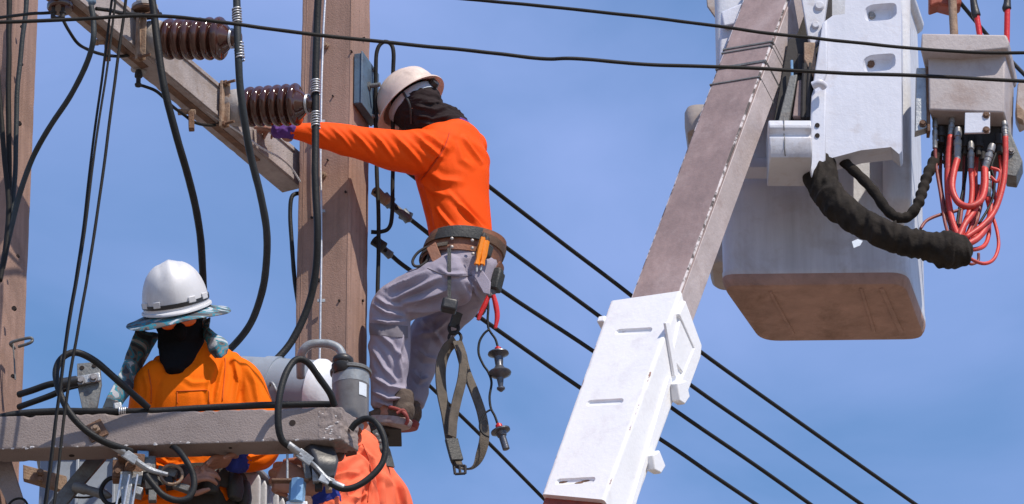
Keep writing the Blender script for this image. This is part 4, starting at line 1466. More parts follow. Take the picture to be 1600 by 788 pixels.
for (x, y, w) in ((990, 517, 58), (945, 628, 58), (899, 751, 62)):
    a, b = on_cover(x - w / 2, y + 2), on_cover(x + w / 2, y - 1)
    ax = (b - a).normalized()
    sd_ = N1.cross(ax)
    g = G()
    R = []
    for dep, k in ((0.02, 1.0), (0.003, 1.0), (-0.002, 0.95), (-0.006, 0.78), (-0.009, 0.5)):
        ring = []
        L = (b - a).length / 2
        r = 0.0175
        for j in range(20):
            th_ = 2 * math.pi * j / 20
            cx_ = L - r if math.cos(th_) >= 0 else -(L - r)
            ring.append((a + b) / 2 + ax * (cx_ + r * k * math.cos(th_)) + sd_ * (r * k * math.sin(th_)) + N1 * dep)
        R.append(ring)
    g.rings(R)
    cuts.append(g)
cut(cov, cuts)
# rust flakes in the lowest slot
g = G()
for (x, y) in ((880, 754), (915, 752), (905, 755)):
    c = on_cover(x, y, -0.010)
    ball(g, c, (N2, BU, N1), (0.022, 0.007, 0.003), seg=8, n=5)
g.build('rust_patch', 'rust_steel', cov)
# side flare, rail and lugs on the right face of the cover
def on_side(px, py, out=0.0):
    d = ray(px, py)
    p0 = CF_ + N2 * out
    return CAM + d * ((p0 - CAM).dot(N2) / d.dot(N2))
def side_prism(poly, o0, o1, nm, m='cover_paint', bevel=0.006):
    g = G()
    g.prism([on_side(x, y, o0) for x, y in poly], N2 * (o1 - o0))
    return g.build(nm, m, boom, bevel=bevel, bseg=3)
side_prism([(1064, 470), (1090, 541), (1088, 560), (1066, 620), (1054, 632), (1050, 612), (1078, 545), (1054, 492)], -0.006, 0.014, 'flare')
side_prism([(1062, 585), (1044, 560), (1057, 498), (1080, 545)], -0.008, 0.008, 'gusset')
side_prism([(1046, 600), (1060, 596), (1066, 622), (1058, 634), (1049, 628)], 0.0, 0.035, 'lug_block')
side_prism([(1008, 712), (1018, 705), (1028, 730), (1021, 742), (1010, 736)], 0.0, 0.035, 'lug_block')
side_prism([(1040, 590), (1046, 592), (986, 800), (978, 800)], -0.004, 0.010, 'rail', bevel=0.003)
side_prism([(1036, 505), (1042, 503), (1056, 585), (1050, 590)], 0.0, 0.012, 'rib', bevel=0.003)
# little hook at the cover's upper left corner
g = G()
g.box(on_cover(943, 505, -0.02), (0.03, 0.05, 0.03), N2, N1)
g.build('corner_clip', 'cover_paint', boom, bevel=0.004)

# ---- bucket
def rrect(C, r, n=7):
    """rounded rectangle ring through 4 corners (in order)"""
    out = []
    for k in range(4):
        p, a, b = C[k], C[k - 1], C[(k + 1) % 4]
        da, db = (a - p).normalized(), (b - p).normalized()
        for j in range(n + 1):
            t_ = j / n
            A, B = p + da * r, p + db * r
            out.append(A * (1 - t_) ** 2 + p * (2 * t_ * (1 - t_)) + B * t_ * t_)
    return out
def scaled(C, k, dz):
    m = sum(C, V((0, 0, 0))) / 4
    return [m + (p - m) * k + up * dz for p in C]
def grow(C, d, dz):
    m = sum(C, V((0, 0, 0))) / 4
    return [p + (p - m).normalized() * d + up * dz for p in C]
YB = 0.46
b0 = at(1124, 441, YB)
ZB = b0.z
BC = [b0, atz(1416, 438, ZB), atz(1449, 527, ZB), atz(1187, 530, ZB)]
BH = at(1460, 40, BC[2].y).z - ZB
bucket = thing('lift_bucket', sum(BC, V((0, 0, 0))) / 4, 'dirty white lift bucket with brown underside at the right', 'lift bucket')
g = G()
R = []
for k, dz, rr in ((0.972, -0.004, 0.09), (0.985, -0.002, 0.09), (0.998, 0.012, 0.085), (1.004, 0.03, 0.08), (1.012, 0.036, 0.08), (1.014, 0.055, 0.08), (1.008, 0.065, 0.08), (1.010, 0.2, 0.08), (1.02, 0.5, 0.075), (1.03, 0.9, 0.07), (1.035, BH - 0.05, 0.07), (1.06, BH - 0.045, 0.075), (1.10, BH - 0.03, 0.08), (1.11, BH - 0.012, 0.08), (1.10, BH, 0.08), (1.02, BH, 0.07), (1.0, BH - 0.02, 0.07), (0.98, 0.3, 0.07), (0.95, 0.03, 0.07)):
    R.append(rrect(scaled(BC, k, dz), rr))
g.rings(R)
g.build('shell', 'bucket_white', bucket, smooth=40)
g = G()
g.rings([rrect(scaled(BC, k, dz), 0.075) for k, dz in ((1.0105, 0.034), (1.0085, 0.022), (1.0, 0.008), (0.985, -0.004), (0.975, -0.012), (0.95, -0.0155), (0.90, -0.0165))])
fl = g.build('floor_pan', 'bucket_under', bucket, smooth=40)
def on_bottom(px, py, dz=0.0):
    return atz(px, py, ZB - 0.0165 + dz)
for (xa, ya, xb, yb, w) in ((1203, 455, 1240, 522, 0.012), (1345, 450, 1366, 518, 0.012), (1377, 450, 1408, 518, 0.018)):
    a, b = on_bottom(xa, ya), on_bottom(xb, yb)
    g = G()
    g.box((a + b) / 2, ((b - a).length, w, 0.012), b - a, V((1, 0, 0)))
    g.build('floor_rib', 'bucket_under', fl, bevel=0.003)
# mounting post down the bucket front
p0, p1 = at(1400, -40, YB - 0.06), at(1402, 300, YB - 0.05)
g = G()
loft(g, [(p1 - up * 0.12 + V((0.0, 0.05, 0)), 0.03, 0.02), (p1 - up * 0.05 + V((0, 0.02, 0)), 0.05, 0.045), (p1, 0.058, 0.055), (p1.lerp(p0, 0.5), 0.058, 0.055), (p0, 0.058, 0.055)], (1, 0, 0), seg=28, sub=6, pw=3.0)
g.build('mounting_post', 'bucket_white', bucket, smooth=50)
# ---- second bucket behind, tan
t2 = thing('lift_bucket', at(1200, 440, 1.3), 'tan second bucket mostly hidden behind the boom', 'lift bucket')
d0 = at(1106, 404, 1.15)
DC = [d0, atz(1300, 404, d0.z), atz(1306, 452, d0.z), atz(1112, 452, d0.z)]
DH = at(1100, 214, 1.15).z - d0.z
g = G()
g.rings([rrect(scaled(DC, k, dz), 0.06) for k, dz in ((0.94, -0.01), (0.98, 0.0), (1.0, 0.02), (1.01, 0.06), (1.03, DH - 0.03), (1.10, DH), (1.30, DH + 0.015), (1.34, DH + 0.05), (1.34, DH + 0.11), (1.31, DH + 0.13), (1.0, DH + 0.13))])
g.build('shell', 'bucket_tan', t2, smooth=40)
g = G()
g.prism(pts([(1098, -60), (1140, -60), (1134, 46), (1128, 44), (1104, 10)], 0.75), V((0.02, 0.05, 0)))
g.build('rim_guard', 'bucket_tan', t2, bevel=0.006)

# ---- bracket
br = thing('bucket_bracket', at(1340, 240, 0.2), 'white cast bracket plate with two pockets joining boom and bucket', 'bracket')
g = G()
g.prism(pts([(1285, 36), (1302, 24), (1320, 22), (1322, -40), (1402, -40), (1408, 10), (1409, 236), (1405, 241), (1392, 230), (1345, 235), (1292, 249), (1275, 262), (1268, 240), (1268, 150), (1278, 120)], 0.10), V((0.012, 0.11, 0)))
plate = g.build('plate', 'bracket_white', br)
cuts = []
for (x, y) in ((1376, 19), (1374, 98)):
    g = G()
    ring = []
    R = []
    for dep, k in ((-0.02, 1.06), (0.0, 1.02), (0.012, 0.9), (0.035, 0.72), (0.04, 0.5)):
        c = at(x, y, 0.10)
        q = []
        for j in range(28):
            a = 2 * math.pi * j / 28
            cx_, sy_ = math.cos(a), math.sin(a)
            e = 0.55
            q.append(c + V((math.copysign(abs(cx_) ** e, cx_) * 0.064 * k, dep, math.copysign(abs(sy_) ** e, sy_) * 0.038 * k + (0.012 * cx_ * k))))
        R.append(q)
    g.rings(R)
    cuts.append(g)
cut(plate, cuts)
b = plate.modifiers.new('bevel', 'BEVEL')
b.width = 0.008
b.segments = 3
b.limit_method = 'ANGLE'
b.angle_limit = math.radians(50)
hexbolt(br, at(1362, 25, 0.135), (0.1, -1, -0.2), 0.011, 0.01)
hexbolt(br, at(1360, 100, 0.135), (0.1, -1, -0.2), 0.012, 0.01, 'rust_steel')
# raised panel of the upper plate and the folded edge by the lever
g = G()
g.prism(pts([(1285, 36), (1292, 30), (1293, 110), (1280, 140), (1273, 150), (1270, 130)], 0.075), V((0.004, 0.03, 0)))
g.build('edge_flange', 'bracket_white', br, bevel=0.006, bseg=3)
# hub under the boom tip
g = G()
prof = [(181, 0.20), (181, 0.03), (186, -0.02), (204, -0.045), (211, -0.045), (219, -0.022), (225, -0.022), (232, -0.05), (258, -0.05), (274, -0.03), (279, 0.0), (279, 0.20)]
hx0, hx1 = at(1201, 230, 0).x, at(1268, 230, 0).x
zz0 = [at(1234, 181 + (y - 181) * 0.68, -0.04).z for y, Y0 in prof]
g.prism([V((hx0, Y0, z)) for (y, Y0), z in zip(prof, zz0)], V((hx1 - hx0, 0, 0)))
hub = g.build('hub', 'lever_white', br, bevel=0.007, bseg=3)
g = G()
g.tube(pts([(1225, 184, -0.022), (1225, 198, -0.047), (1225, 209, -0.024), (1226, 217, -0.052), (1226, 233, -0.052), (1227, 244, -0.032)]), 0.0022, seg=6)
g.build('seam', 'galv_dark', hub)
g = G()
g.prism(pts([(1268, 150), (1285, 132), (1292, 136), (1290, 249), (1268, 278), (1264, 260)], 0.06), V((0.0, 0.06, 0)))
g.build('cheek', 'bracket_white', br, bevel=0.008, bseg=3)
for y in (196, 212):
    g = G()
    g.lathe(at(1277, y, 0.058), (0, -1, 0), [(0, 0.010), (0.003, 0.0095)], seg=12)
    g.build('cheek_hole', 'hole_dark', br)
g = G()
g.tube(pts([(1270, 134, 0.02), (1281, 130, 0.01), (1288, 136, 0.03)]), 0.016, seg=12)
g.build('pivot_cap', 'bracket_white', br)
# links, dark gap, lever behind
lv = thing('leveling_linkage', at(1250, 150, 0.3), 'dark leveling linkage with white lever between boom tip and bracket', 'linkage')
def pan(poly, Y, d, m, nm, bevel=0.004):
    g = G()
    g.prism(pts(poly, Y), V((0.004, d, 0)))
    return g.build(nm, m, lv, bevel=bevel)
pan([(1246, -40), (1298, -40), (1288, 30), (1280, 62), (1268, 72), (1262, 58)], 0.12, 0.05, 'lever_white', 'lever')
for (x, y, r) in ((1280, 10, 6), (1274, 40, 5)):
    g = G()
    g.lathe(at(x, y, 0.12), (0, -1, 0), [(0, r * PXM * 1.3), (0.008, r * PXM * 1.3), (0.012, r * PXM)], seg=16)
    g.build('pin', 'lever_white', lv)
pan([(1236, -60), (1300, -60), (1300, 205), (1214, 205)], 0.30, 0.06, 'machine_dark', 'gap_sun_blocker')  # dark backing of the gap, enlarged to keep sun off the bucket
pan([(1232, 60), (1272, 56), (1272, 200), (1206, 200)], 0.165, 0.03, 'machine_dark', 'gap_sun_blocker')  # nearer dark panel, added to stop sunlight leaking onto the bucket front
pan([(1256, 66), (1274, 66), (1276, 118), (1270, 120), (1256, 92)], 0.11, 0.05, 'rust_pale', 'link_plate')
pan([(1246, 84), (1268, 82), (1270, 110), (1246, 112)], 0.14, 0.05, 'machine_dark', 'knuckle')
for x, r in ((1256, 0.011), (1264, 0.012)):
    g = G()
    g.tube(pts([(x + 2, 100, 0.12), (x, 140, 0.12), (x - 1, 185, 0.12)]), r)
    g.build('rod', 'machine_dark', lv)
pan([(1234, 118), (1246, 116), (1232, 196), (1214, 196)], 0.12, 0.04, 'galv_dark', 'stay')
pan([(1246, 126), (1253, 124), (1253, 182), (1238, 182)], 0.13, 0.03, 'boom_paint', 'stay')
g = G()
g.tube(pts([(1237, 95, 0.13), (1238, 125, 0.13)]), 0.006)
g.build('hydraulic_tube', 'clamp_blue', lv)
# white plate left of the boom tip
g = G()
g.prism(pts([(1126, 18), (1164, 2), (1166, -40), (1215, -40), (1200, 30), (1150, 170), (1120, 190), (1124, 60)], 0.36), V((0.01, 0.06, 0)))
g.build('left_plate', 'bracket_white', br, bevel=0.012, bseg=3)
g = G()
g.prism(pts([(1126, 18), (1164, 2), (1180, 6), (1168, 34), (1130, 42)], 0.33), V((0.01, 0.04, 0)))
g.build('left_gusset', 'bracket_white', br, bevel=0.008, bseg=3)
g = G()
g.prism(pts([(1150, 246), (1215, 246), (1215, 262), (1140, 262)], 0.3), V((0, 0.1, 0)))
g.build('under_flange', 'bracket_white', br, bevel=0.004)

# ---- valve box
vb = thing('valve_box', at(1510, 180, 0.2), 'grey lidded hydraulic valve box bolted to the bucket\'s right side', 'valve box')
g = G()
EX = V((0.055, 0.26, 0))
g.prism(pts([(1450, 76), (1571, 82), (1569, 176), (1451, 172)], 0.10), EX)
g.build('housing', 'valve_box', vb, bevel=0.008, bseg=3)
g = G()
g.prism(pts([(1440, 52), (1572, 54), (1577, 66), (1574, 76), (1500, 83), (1438, 80)], 0.045), V((0.06, 0.33, 0)))
g.build('lid', 'valve_box', vb, bevel=0.008, bseg=3)
g = G()
g.prism(pts([(1456, 178), (1566, 180), (1572, 240), (1474, 240)], 0.22), V((0.03, 0.16, 0)))
g.build('manifold', 'machine_dark', vb, bevel=0.006)
g = G()
g.prism(pts([(1432, 106), (1447, 106), (1449, 200), (1430, 206)], 0.14), V((0, 0.05, 0)))
lb = g.build('side_bracket', 'galv', vb, bevel=0.003)
hexbolt(lb, at(1442, 193, 0.135), (0, -1, 0), 0.010, 0.01, 'rust_steel')
g = G()
g.prism(pts([(1447, 104), (1453, 104), (1454, 205), (1449, 205)], 0.13), V((0, 0.06, 0)))
g.build('hinge_edge', 'rust_steel', vb, bevel=0.002)
g = G()
g.prism(pts([(1508, 176), (1547, 176), (1547, 207), (1507, 208)], 0.08), V((0, 0.012, 0)))
npl = g.build('name_plate', 'bracket_white', vb, bevel=0.002)
hexbolt(npl, at(1541, 180, 0.078), (0, -1, 0), 0.010, 0.008, 'rust_steel')
hexbolt(npl, at(1541, 203, 0.078), (0, -1, 0), 0.010, 0.008, 'rust_steel')
g = G()
g.prism(pts([(1556, 184), (1568, 180), (1598, 252), (1588, 276), (1572, 274)], 0.22), V((0.01, 0.10, 0)))
rb = g.build('corner_bracket', 'galv_dark', vb, bevel=0.004)
for (x, y) in ((1570, 206), (1580, 236)):
    hexbolt(rb, at(x, y, 0.215), (0, -1, 0), 0.010, 0.012)
g = G()
g.prism(pts([(1590, 130), (1612, 120), (1612, 180), (1592, 190), (1586, 176)], 0.3), V((0.01, 0.1, 0)))
g.build('side_cover', 'valve_box', vb, bevel=0.006)
g = G()
g.prism(pts([(1588, 160), (1600, 172), (1598, 188), (1588, 184)], 0.27), V((0.01, 0.05, 0)))
g.build('latch', 'rust_pale', vb, bevel=0.004)
g = G()
g.prism(pts([(1452, -30), (1506, -30), (1502, 6), (1488, 12), (1466, 6), (1452, 11)], 0.28), V((0, 0.08, 0)))
g.build('control_guard', 'dark_red_metal', vb, bevel=0.01, bseg=3)
g = G()
g.tube(pts([(1487, -20, 0.25), (1489, 20, 0.25), (1491, 58, 0.25)]), 0.017, seg=14)
g.build('post', 'rust_pale', vb)
for (gx0, gx1, sx1, gy, by) in ((1520, 1526, 1532, 26, 64), (1573, 1574, 1573, 16, 70)):
    g = G()
    g.tube(pts([(gx0, -30, 0.22), (gx0 + 1, 0, 0.22), (gx1 - 1, gy - 3, 0.22), (gx1, gy, 0.22)]), [0.014, 0.014, 0.019, 0.015], seg=14)
    l_ = g.build('lever_grip', 'black_plastic', vb)
    g = G()
    g.tube(pts([(gx1, gy - 2, 0.22), (sx1, by, 0.22)]), 0.012, seg=12)
    g.build('lever_shaft', 'red_plastic', l_)
g = G()
g.tube(pts([(1500, 4, 0.3), (1520, 28, 0.35), (1545, 58, 0.4), (1575, 90, 0.42), (1590, 106, 0.42), (1612, 128, 0.42)]), 0.009)
g.build('control_cable', 'cable_black', vb)
# dark clutter of valve spools under the box
for (x, y, r, h) in ((1470, 200, 0.016, 0.07), (1507, 214, 0.013, 0.08), (1528, 212, 0.016, 0.09), (1560, 210, 0.014, 0.08), (1536, 238, 0.012, 0.06), (1478, 244, 0.013, 0.05)):
    g = G()
    q = at(x, y, 0.19)
    g.lathe(q, (0, 0, -1), [(0, r), (h * 0.4, r), (h * 0.42, r * 1.3), (h * 0.6, r * 1.3), (h * 0.62, r * 0.8), (h, r * 0.8)], seg=10)
    g.build('spool', 'machine_dark', vb)
# fittings and hoses
def fitting(px, py, py2, Y, r=0.014, dx=0):
    g = G()
    a, b = at(px, py, Y), at(px + dx, py2, Y)
    L = (b - a).length
    g.lathe(a, b - a, [(0, r * 0.8), (L * 0.1, r), (L * 0.28, r), (L * 0.3, r * 0.75), (L * 0.38, r * 0.75), (L * 0.4, r * 1.05), (L * 0.55, r * 1.05), (L * 0.57, r * 0.92), (L * 0.7, r * 1.0), (L * 0.72, r * 0.9), (L * 0.86, r * 0.98), (L * 0.88, r * 0.9), (L, r * 0.95)], seg=14)
    return g.build('hose_fitting', 'fitting_grey', vb)
for a in ((1488, 184, 214, 0.16, 0.0125, -3), (1497, 200, 250, 0.14, 0.0155, -1), (1517, 222, 265, 0.17, 0.0135, 0), (1551, 226, 264, 0.14, 0.0155, -12), (1545, 270, 312, 0.18, 0.0125, -1), (1461, 186, 232, 0.17, 0.011, 0), (1569, 190, 214, 0.15, 0.0125, 2), (1480, 220, 246, 0.24, 0.011, 0)):
    fitting(*a)
HO = (('hose_red', 0.0125, [(1485, 212, 0.16), (1482, 250, 0.16), (1481, 300, 0.15), (1488, 345, 0.1), (1500, 376, 0.06)]),
      ('hose_red', 0.0135, [(1496, 248, 0.14), (1490, 272, 0.12), (1488, 296, 0.1), (1497, 316, 0.09), (1514, 323, 0.08), (1532, 314, 0.09), (1539, 292, 0.11), (1539, 262, 0.14)]),
      ('hose_red', 0.0115, [(1517, 263, 0.17), (1519, 295, 0.16), (1516, 325, 0.14), (1506, 355, 0.1), (1502, 378, 0.07)]),
      ('hose_red', 0.0115, [(1571, 212, 0.15), (1571, 250, 0.15), (1567, 290, 0.14), (1555, 328, 0.12), (1536, 352, 0.09), (1508, 372, 0.06)]),
      ('hose_red', 0.0135, [(1544, 310, 0.18), (1548, 330, 0.16), (1543, 352, 0.12), (1528, 372, 0.08), (1508, 384, 0.05)]),
      ('hose_red', 0.0125, [(1540, 262, 0.15), (1535, 296, 0.13), (1522, 330, 0.1), (1508, 350, 0.07), (1498, 372, 0.05)]),
      ('hose_red', 0.0072, [(1550, 335, 0.16), (1558, 362, 0.15), (1560, 386, 0.13), (1552, 406, 0.1), (1536, 412, 0.07), (1516, 404, 0.05), (1506, 392, 0.05)]),
      ('hose_red', 0.009, [(1545, 340, 0.2), (1545, 366, 0.18), (1538, 384, 0.14), (1522, 390, 0.09), (1506, 388, 0.06)]),
      ('hose_dark_red', 0.007, [(1461, 230, 0.17), (1463, 262, 0.17), (1470, 305, 0.15), (1476, 345, 0.12), (1484, 374, 0.08)]),
      ('hose_dark_red', 0.007, [(1480, 244, 0.24), (1478, 280, 0.22), (1481, 330, 0.17), (1488, 372, 0.1)]),
      ('hose_dark_red', 0.0065, [(1438, 358, 0.1), (1448, 345, 0.12), (1468, 336, 0.14), (1490, 331, 0.16), (1512, 322, 0.2), (1520, 300, 0.24)]),
      ('hose_dark_red', 0.008, [(1529, 290, 0.22), (1531, 320, 0.2), (1524, 352, 0.16), (1508, 378, 0.09)]),
      ('hose_red', 0.0075, [(1555, 262, 0.2), (1552, 290, 0.2), (1556, 320, 0.2), (1546, 350, 0.16), (1524, 376, 0.1), (1506, 386, 0.07)]),
      ('hose_dark_red', 0.008, [(1507, 240, 0.24), (1506, 290, 0.22), (1502, 330, 0.18), (1498, 366, 0.1)]),
      ('hose_dark_red', 0.0095, [(1533, 232, 0.26), (1536, 280, 0.24), (1530, 330, 0.2), (1512, 372, 0.1)]),
      ('hose_red', 0.0085, [(1561, 232, 0.24), (1564, 270, 0.24), (1558, 310, 0.22), (1540, 348, 0.17), (1516, 378, 0.1)]),
      ('hose_dark_red', 0.0075, [(1470, 236, 0.25), (1470, 290, 0.24), (1482, 345, 0.17), (1498, 380, 0.09)]),
      ('hose_red', 0.0095, [(1526, 240, 0.22), (1524, 280, 0.21), (1526, 318, 0.19), (1516, 356, 0.13), (1504, 382, 0.08)]),
      ('cable_black', 0.006, [(1512, 236, 0.2), (1508, 280, 0.2), (1500, 320, 0.18), (1494, 360, 0.12)]),
      ('cable_black', 0.0055, [(1556, 240, 0.18), (1549, 262, 0.17), (1554, 286, 0.17), (1548, 318, 0.16), (1530, 350, 0.12)]),
      ('hose_red', 0.006, [(1548, 262, 0.12), (1562, 268, 0.12), (1558, 284, 0.12), (1548, 276, 0.12)]),
      ('hose_dark_red', 0.006, [(1529, 396, 0.1), (1528, 408, 0.1), (1518, 413, 0.08), (1508, 408, 0.06)]))
for m, r, P in HO:
    g = G()
    g.tube(pts(P), r, seg=12, sub=8)
    g.build('hydraulic_hose', m, vb, smooth=180)
# black sleeve
SP = [(1290, 236, 0.20), (1282, 274, 0.12), (1298, 310, 0.06), (1330, 338, 0.03), (1370, 360, 0.01), (1410, 376, 0.0), (1450, 385, 0.0), (1482, 391, 0.01), (1502, 392, 0.03), (1515, 391, 0.045)]
g = G()
P = catmull(pts(SP), 10)
rad = lerp_list([0.050, 0.064, 0.062, 0.058, 0.058, 0.056, 0.057, 0.074, 0.064, 0.036], 10)
rad = [r * (1 + 0.035 * math.sin(i * 0.9 + 2.5 * math.sin(i * 0.37)) + 0.03 * math.sin(i * 0.31)) for i, r in enumerate(rad)]
g.tube(P, rad, seg=26, sub=1)
me = remesh(g, 'sleeve', 0.005, 3, 0.012, 11.0, stretch=(2.0, 0.8, 0.8))
tag(link('hose_sleeve', me, 'sleeve_black'), 'thick wrinkled black fabric sleeve bundling hoses under the bracket', 'hose sleeve')
g = G()
P = catmull(pts([(1306, 238, 0.2), (1322, 256, 0.16), (1344, 276, 0.14), (1366, 300, 0.12), (1384, 326, 0.11), (1402, 340, 0.1), (1420, 338, 0.1), (1434, 320, 0.1), (1442, 296, 0.12), (1450, 272, 0.15), (1462, 246, 0.2), (1470, 225, 0.24)]), 10)
rad = [0.021 * (1 + (0.16 * math.sin(i * 1.25) if i > 68 else 0.06 * math.sin(i * 0.9))) for i in range(len(P))]
g.tube(P, rad, seg=14, sub=1)
tag(g.build('corrugated_hose', 'sleeve_black', None, smooth=180), 'thinner black hose dipping above the thick sleeve, ribbed at its right', 'hose')
g = G()
g.add(pts([(1331, 378, -0.07), (1340, 374, -0.07), (1348, 377, -0.07), (1344, 384, -0.07), (1334, 388, -0.072)]), [(0, 1, 2, 3, 4)])
o = g.build('torn_tag', 'paper_label', None, smooth=0)
sm = o.modifiers.new('solid', 'SOLIDIFY')
sm.thickness = 0.002
tag(o, 'small torn white tag stuck on the black sleeve', 'tag')
# ================================================================ WORKERS
AX = (V((1, 0, 0)), V((0, 1, 0)), V((0, 0, 1)))
def shrink(S, k):
    return [(p, a * k, b * k) for p, a, b in S]
def head_shape(g, c, fwd, up_, s=1.0):
    """skull, jaw, nose, brow, ears as overlapping solids; c = centre of the head"""
    f, l, u = basis(fwd, up_)
    ball(g, c + u * 0.025 * s - f * 0.008 * s, (f, l, u), (0.097 * s, 0.076 * s, 0.092 * s))
    loft(g, [(c + u * 0.02 * s + f * 0.03 * s, 0.062 * s, 0.055 * s), (c - u * 0.04 * s + f * 0.036 * s, 0.055 * s, 0.05 * s), (c - u * 0.085 * s + f * 0.046 * s, 0.034 * s, 0.032 * s)], l, seg=18, sub=4)
    loft(g, [(c + u * 0.018 * s + f * 0.084 * s, 0.008 * s, 0.01 * s), (c - u * 0.006 * s + f * 0.098 * s, 0.012 * s, 0.012 * s), (c - u * 0.022 * s + f * 0.104 * s, 0.016 * s, 0.012 * s)], l, seg=12, sub=3)
    for sgn in (-1, 1):
        ball(g, c + u * 0.022 * s + f * 0.080 * s + l * sgn * 0.03 * s, (f, l, u), (0.014 * s, 0.02 * s, 0.01 * s), seg=10, n=6)
        ball(g, c - u * 0.005 * s - f * 0.01 * s + l * sgn * 0.078 * s, (f, l, u), (0.022 * s, 0.009 * s, 0.032 * s), seg=10, n=8)
    ball(g, c - u * 0.05 * s + f * 0.083 * s, (f, l, u), (0.012 * s, 0.026 * s, 0.008 * s), seg=10, n=6)
    return f, l, u
def neck(g, a, b, r=0.056):
    loft(g, [(a, r * 1.15, r * 1.15), (a.lerp(b, 0.5), r, r), (b, r, r)], (1, 0, 0), seg=16, sub=3)
def shoe(parent, heel, toe, upv, m_up, m_sole, w=0.048, laces=False):
    ax = (toe - heel)
    L = ax.length
    f = ax.normalized()
    u = (V(upv) - f * V(upv).dot(f)).normalized()
    l = u.cross(f)
    g = G()
    loft(g, [(heel + u * 0.05 + f * 0.02, w * 0.80, 0.045), (heel + u * 0.055 + f * L * 0.25, w * 0.85, 0.052), (heel + u * 0.045 + f * L * 0.5, w * 0.9, 0.04), (heel + u * 0.033 + f * L * 0.75, w, 0.026), (heel + u * 0.027 + f * (L - 0.025), w * 0.8, 0.018)], l, seg=20, sub=4)
    loft(g, [(heel + u * 0.05 + f * 0.055, 0.042, 0.05), (heel + u * 0.10 + f * 0.055, 0.042, 0.046), (heel + u * 0.13 + f * 0.06, 0.04, 0.044)], l, seg=18, sub=3)
    me = remesh(g, 'upper', 0.004, 3, 0.002, 40)
    o = link('shoe', me, m_up, parent)
    R = []
    for dz, k in ((-0.004, 0.97), (0.0, 1.0), (0.02, 1.02), (0.026, 0.97)):
        ring = []
        for j in range(28):
            a = 2 * math.pi * j / 28
            x = 0.5 + 0.5 * math.cos(a)
            ww = w * (0.80 + 0.22 * math.sin(min(1, x * 1.15) * math.pi * 0.75)) * k
            ring.append(heel + f * (L * (0.5 + 0.52 * k * math.cos(a))) + l * (ww * math.copysign(abs(math.sin(a)) ** 0.7, math.sin(a))) + u * (dz + (0.01 * max(0, x - 0.75) * 4)))
        R.append(ring)
    g = G()
    g.rings(R)
    g.build('sole', m_sole, o, smooth=40)
    if laces:
        g = G()
        for i in range(5):
            p = heel + f * L * (0.38 + 0.085 * i) + u * (0.100 - 0.0135 * i)
            g.tube([p - l * 0.026 - u * 0.012, p + u * 0.004, p + l * 0.026 - u * 0.012], 0.0032, seg=6, sub=4)
        g.build('lace', 'rust_pale', o)
    return o
def belt_ring(g, c, ax1, ax2, r1, r2, nrm, h, th, a0=0.0, a1=2 * math.pi, n=44, wave=0.0):
    """leather band: elliptical hoop of height h"""
    R = []
    full = abs(a1 - a0 - 2 * math.pi) < 1e-3
    for i in range(n + (0 if full else 1)):
        a = a0 + (a1 - a0) * i / n
        e = ax1 * math.cos(a) * r1 + ax2 * math.sin(a) * r2
        o = (ax1 * math.cos(a) / r1 + ax2 * math.sin(a) / r2).normalized()
        p = c + e + nrm * (wave * math.sin(2 * a))
        R.append([p - nrm * h / 2, p + o * th - nrm * h / 2, p + o * th * 1.2, p + o * th + nrm * h / 2, p + nrm * h / 2])
    g.rings(R, cap=not full, close=full)
    return g

# ---------------------------------------------------------------- climbing worker
w1 = thing('person', at(607, 668, 0.0), 'person climbing the tall pole in orange shirt, grey trousers and cream hard hat', 'person')
F1 = V((-0.72, 0.69, 0)).normalized()
L1 = V((-0.69, -0.72, 0)).normalized()
torso = [(at(724, 432, 0.0), 0.150, 0.125), (at(724, 398, 0.0), 0.146, 0.120), (at(719, 366, 0.0), 0.134, 0.108), (at(712, 318, -0.01), 0.142, 0.112), (at(706, 272, -0.02), 0.165, 0.122), (at(706, 238, -0.02), 0.175, 0.120), (at(709, 214, -0.02), 0.135, 0.092), (at(706, 199, -0.02), 0.07, 0.068)]
armL = [(at(690, 238, -0.10), 0.085, 0.085), (at(655, 238, -0.15), 0.092, 0.086), (at(620, 236, -0.20), 0.083, 0.083), (at(580, 228, -0.25), 0.07, 0.07), (at(545, 220, -0.29), 0.063, 0.063), (at(505, 212, -0.33), 0.052, 0.050), (at(470, 206, -0.36), 0.038, 0.036), (at(452, 204, -0.375), 0.031, 0.029)]
armR = [(at(726, 238, 0.10), 0.085, 0.085), (at(700, 236, 0.22), 0.075, 0.075), (at(668, 228, 0.34), 0.062, 0.062), (at(630, 212, 0.30), 0.05, 0.05), (at(604, 198, 0.24), 0.036, 0.036)]
legL = [(at(712, 436, -0.08), 0.108, 0.105), (at(680, 448, -0.08), 0.098, 0.096), (at(640, 464, -0.06), 0.090, 0.088), (at(614, 480, -0.04), 0.086, 0.084), (at(608, 510, -0.03), 0.080, 0.080), (at(609, 560, -0.02), 0.077, 0.077), (at(608, 598, -0.01), 0.070, 0.070), (at(608, 632, 0.0), 0.070, 0.070)]
legR = [(at(735, 440, 0.07), 0.098, 0.096), (at(714, 470, 0.14), 0.089, 0.089), (at(682, 508, 0.22), 0.082, 0.082), (at(660, 545, 0.25), 0.080, 0.080), (at(649, 590, 0.24), 0.066, 0.066), (at(641, 630, 0.22), 0.056, 0.058)]
hc1 = at(652, 172, -0.03)
hf1 = V((-0.66, 0.55, -0.42))
hu1 = V((-0.50, 0.12, 0.84))
g = G()
for S, ref, k in ((torso, L1, 0.86), (armL, (0, 0, 1), 0.72), (armR, (0, 0, 1), 0.72), (legL, (0, 1, 0), 0.72), (legR, (0, 1, 0), 0.72)):
    loft(g, shrink(S, k), ref, sub=4)
hf1, hl1, hu1 = head_shape(g, hc1, hf1, hu1)
neck(g, at(706, 206, -0.02), hc1 - hu1 * 0.05 - hf1 * 0.02)
wl_ = at(452, 204, -0.375)
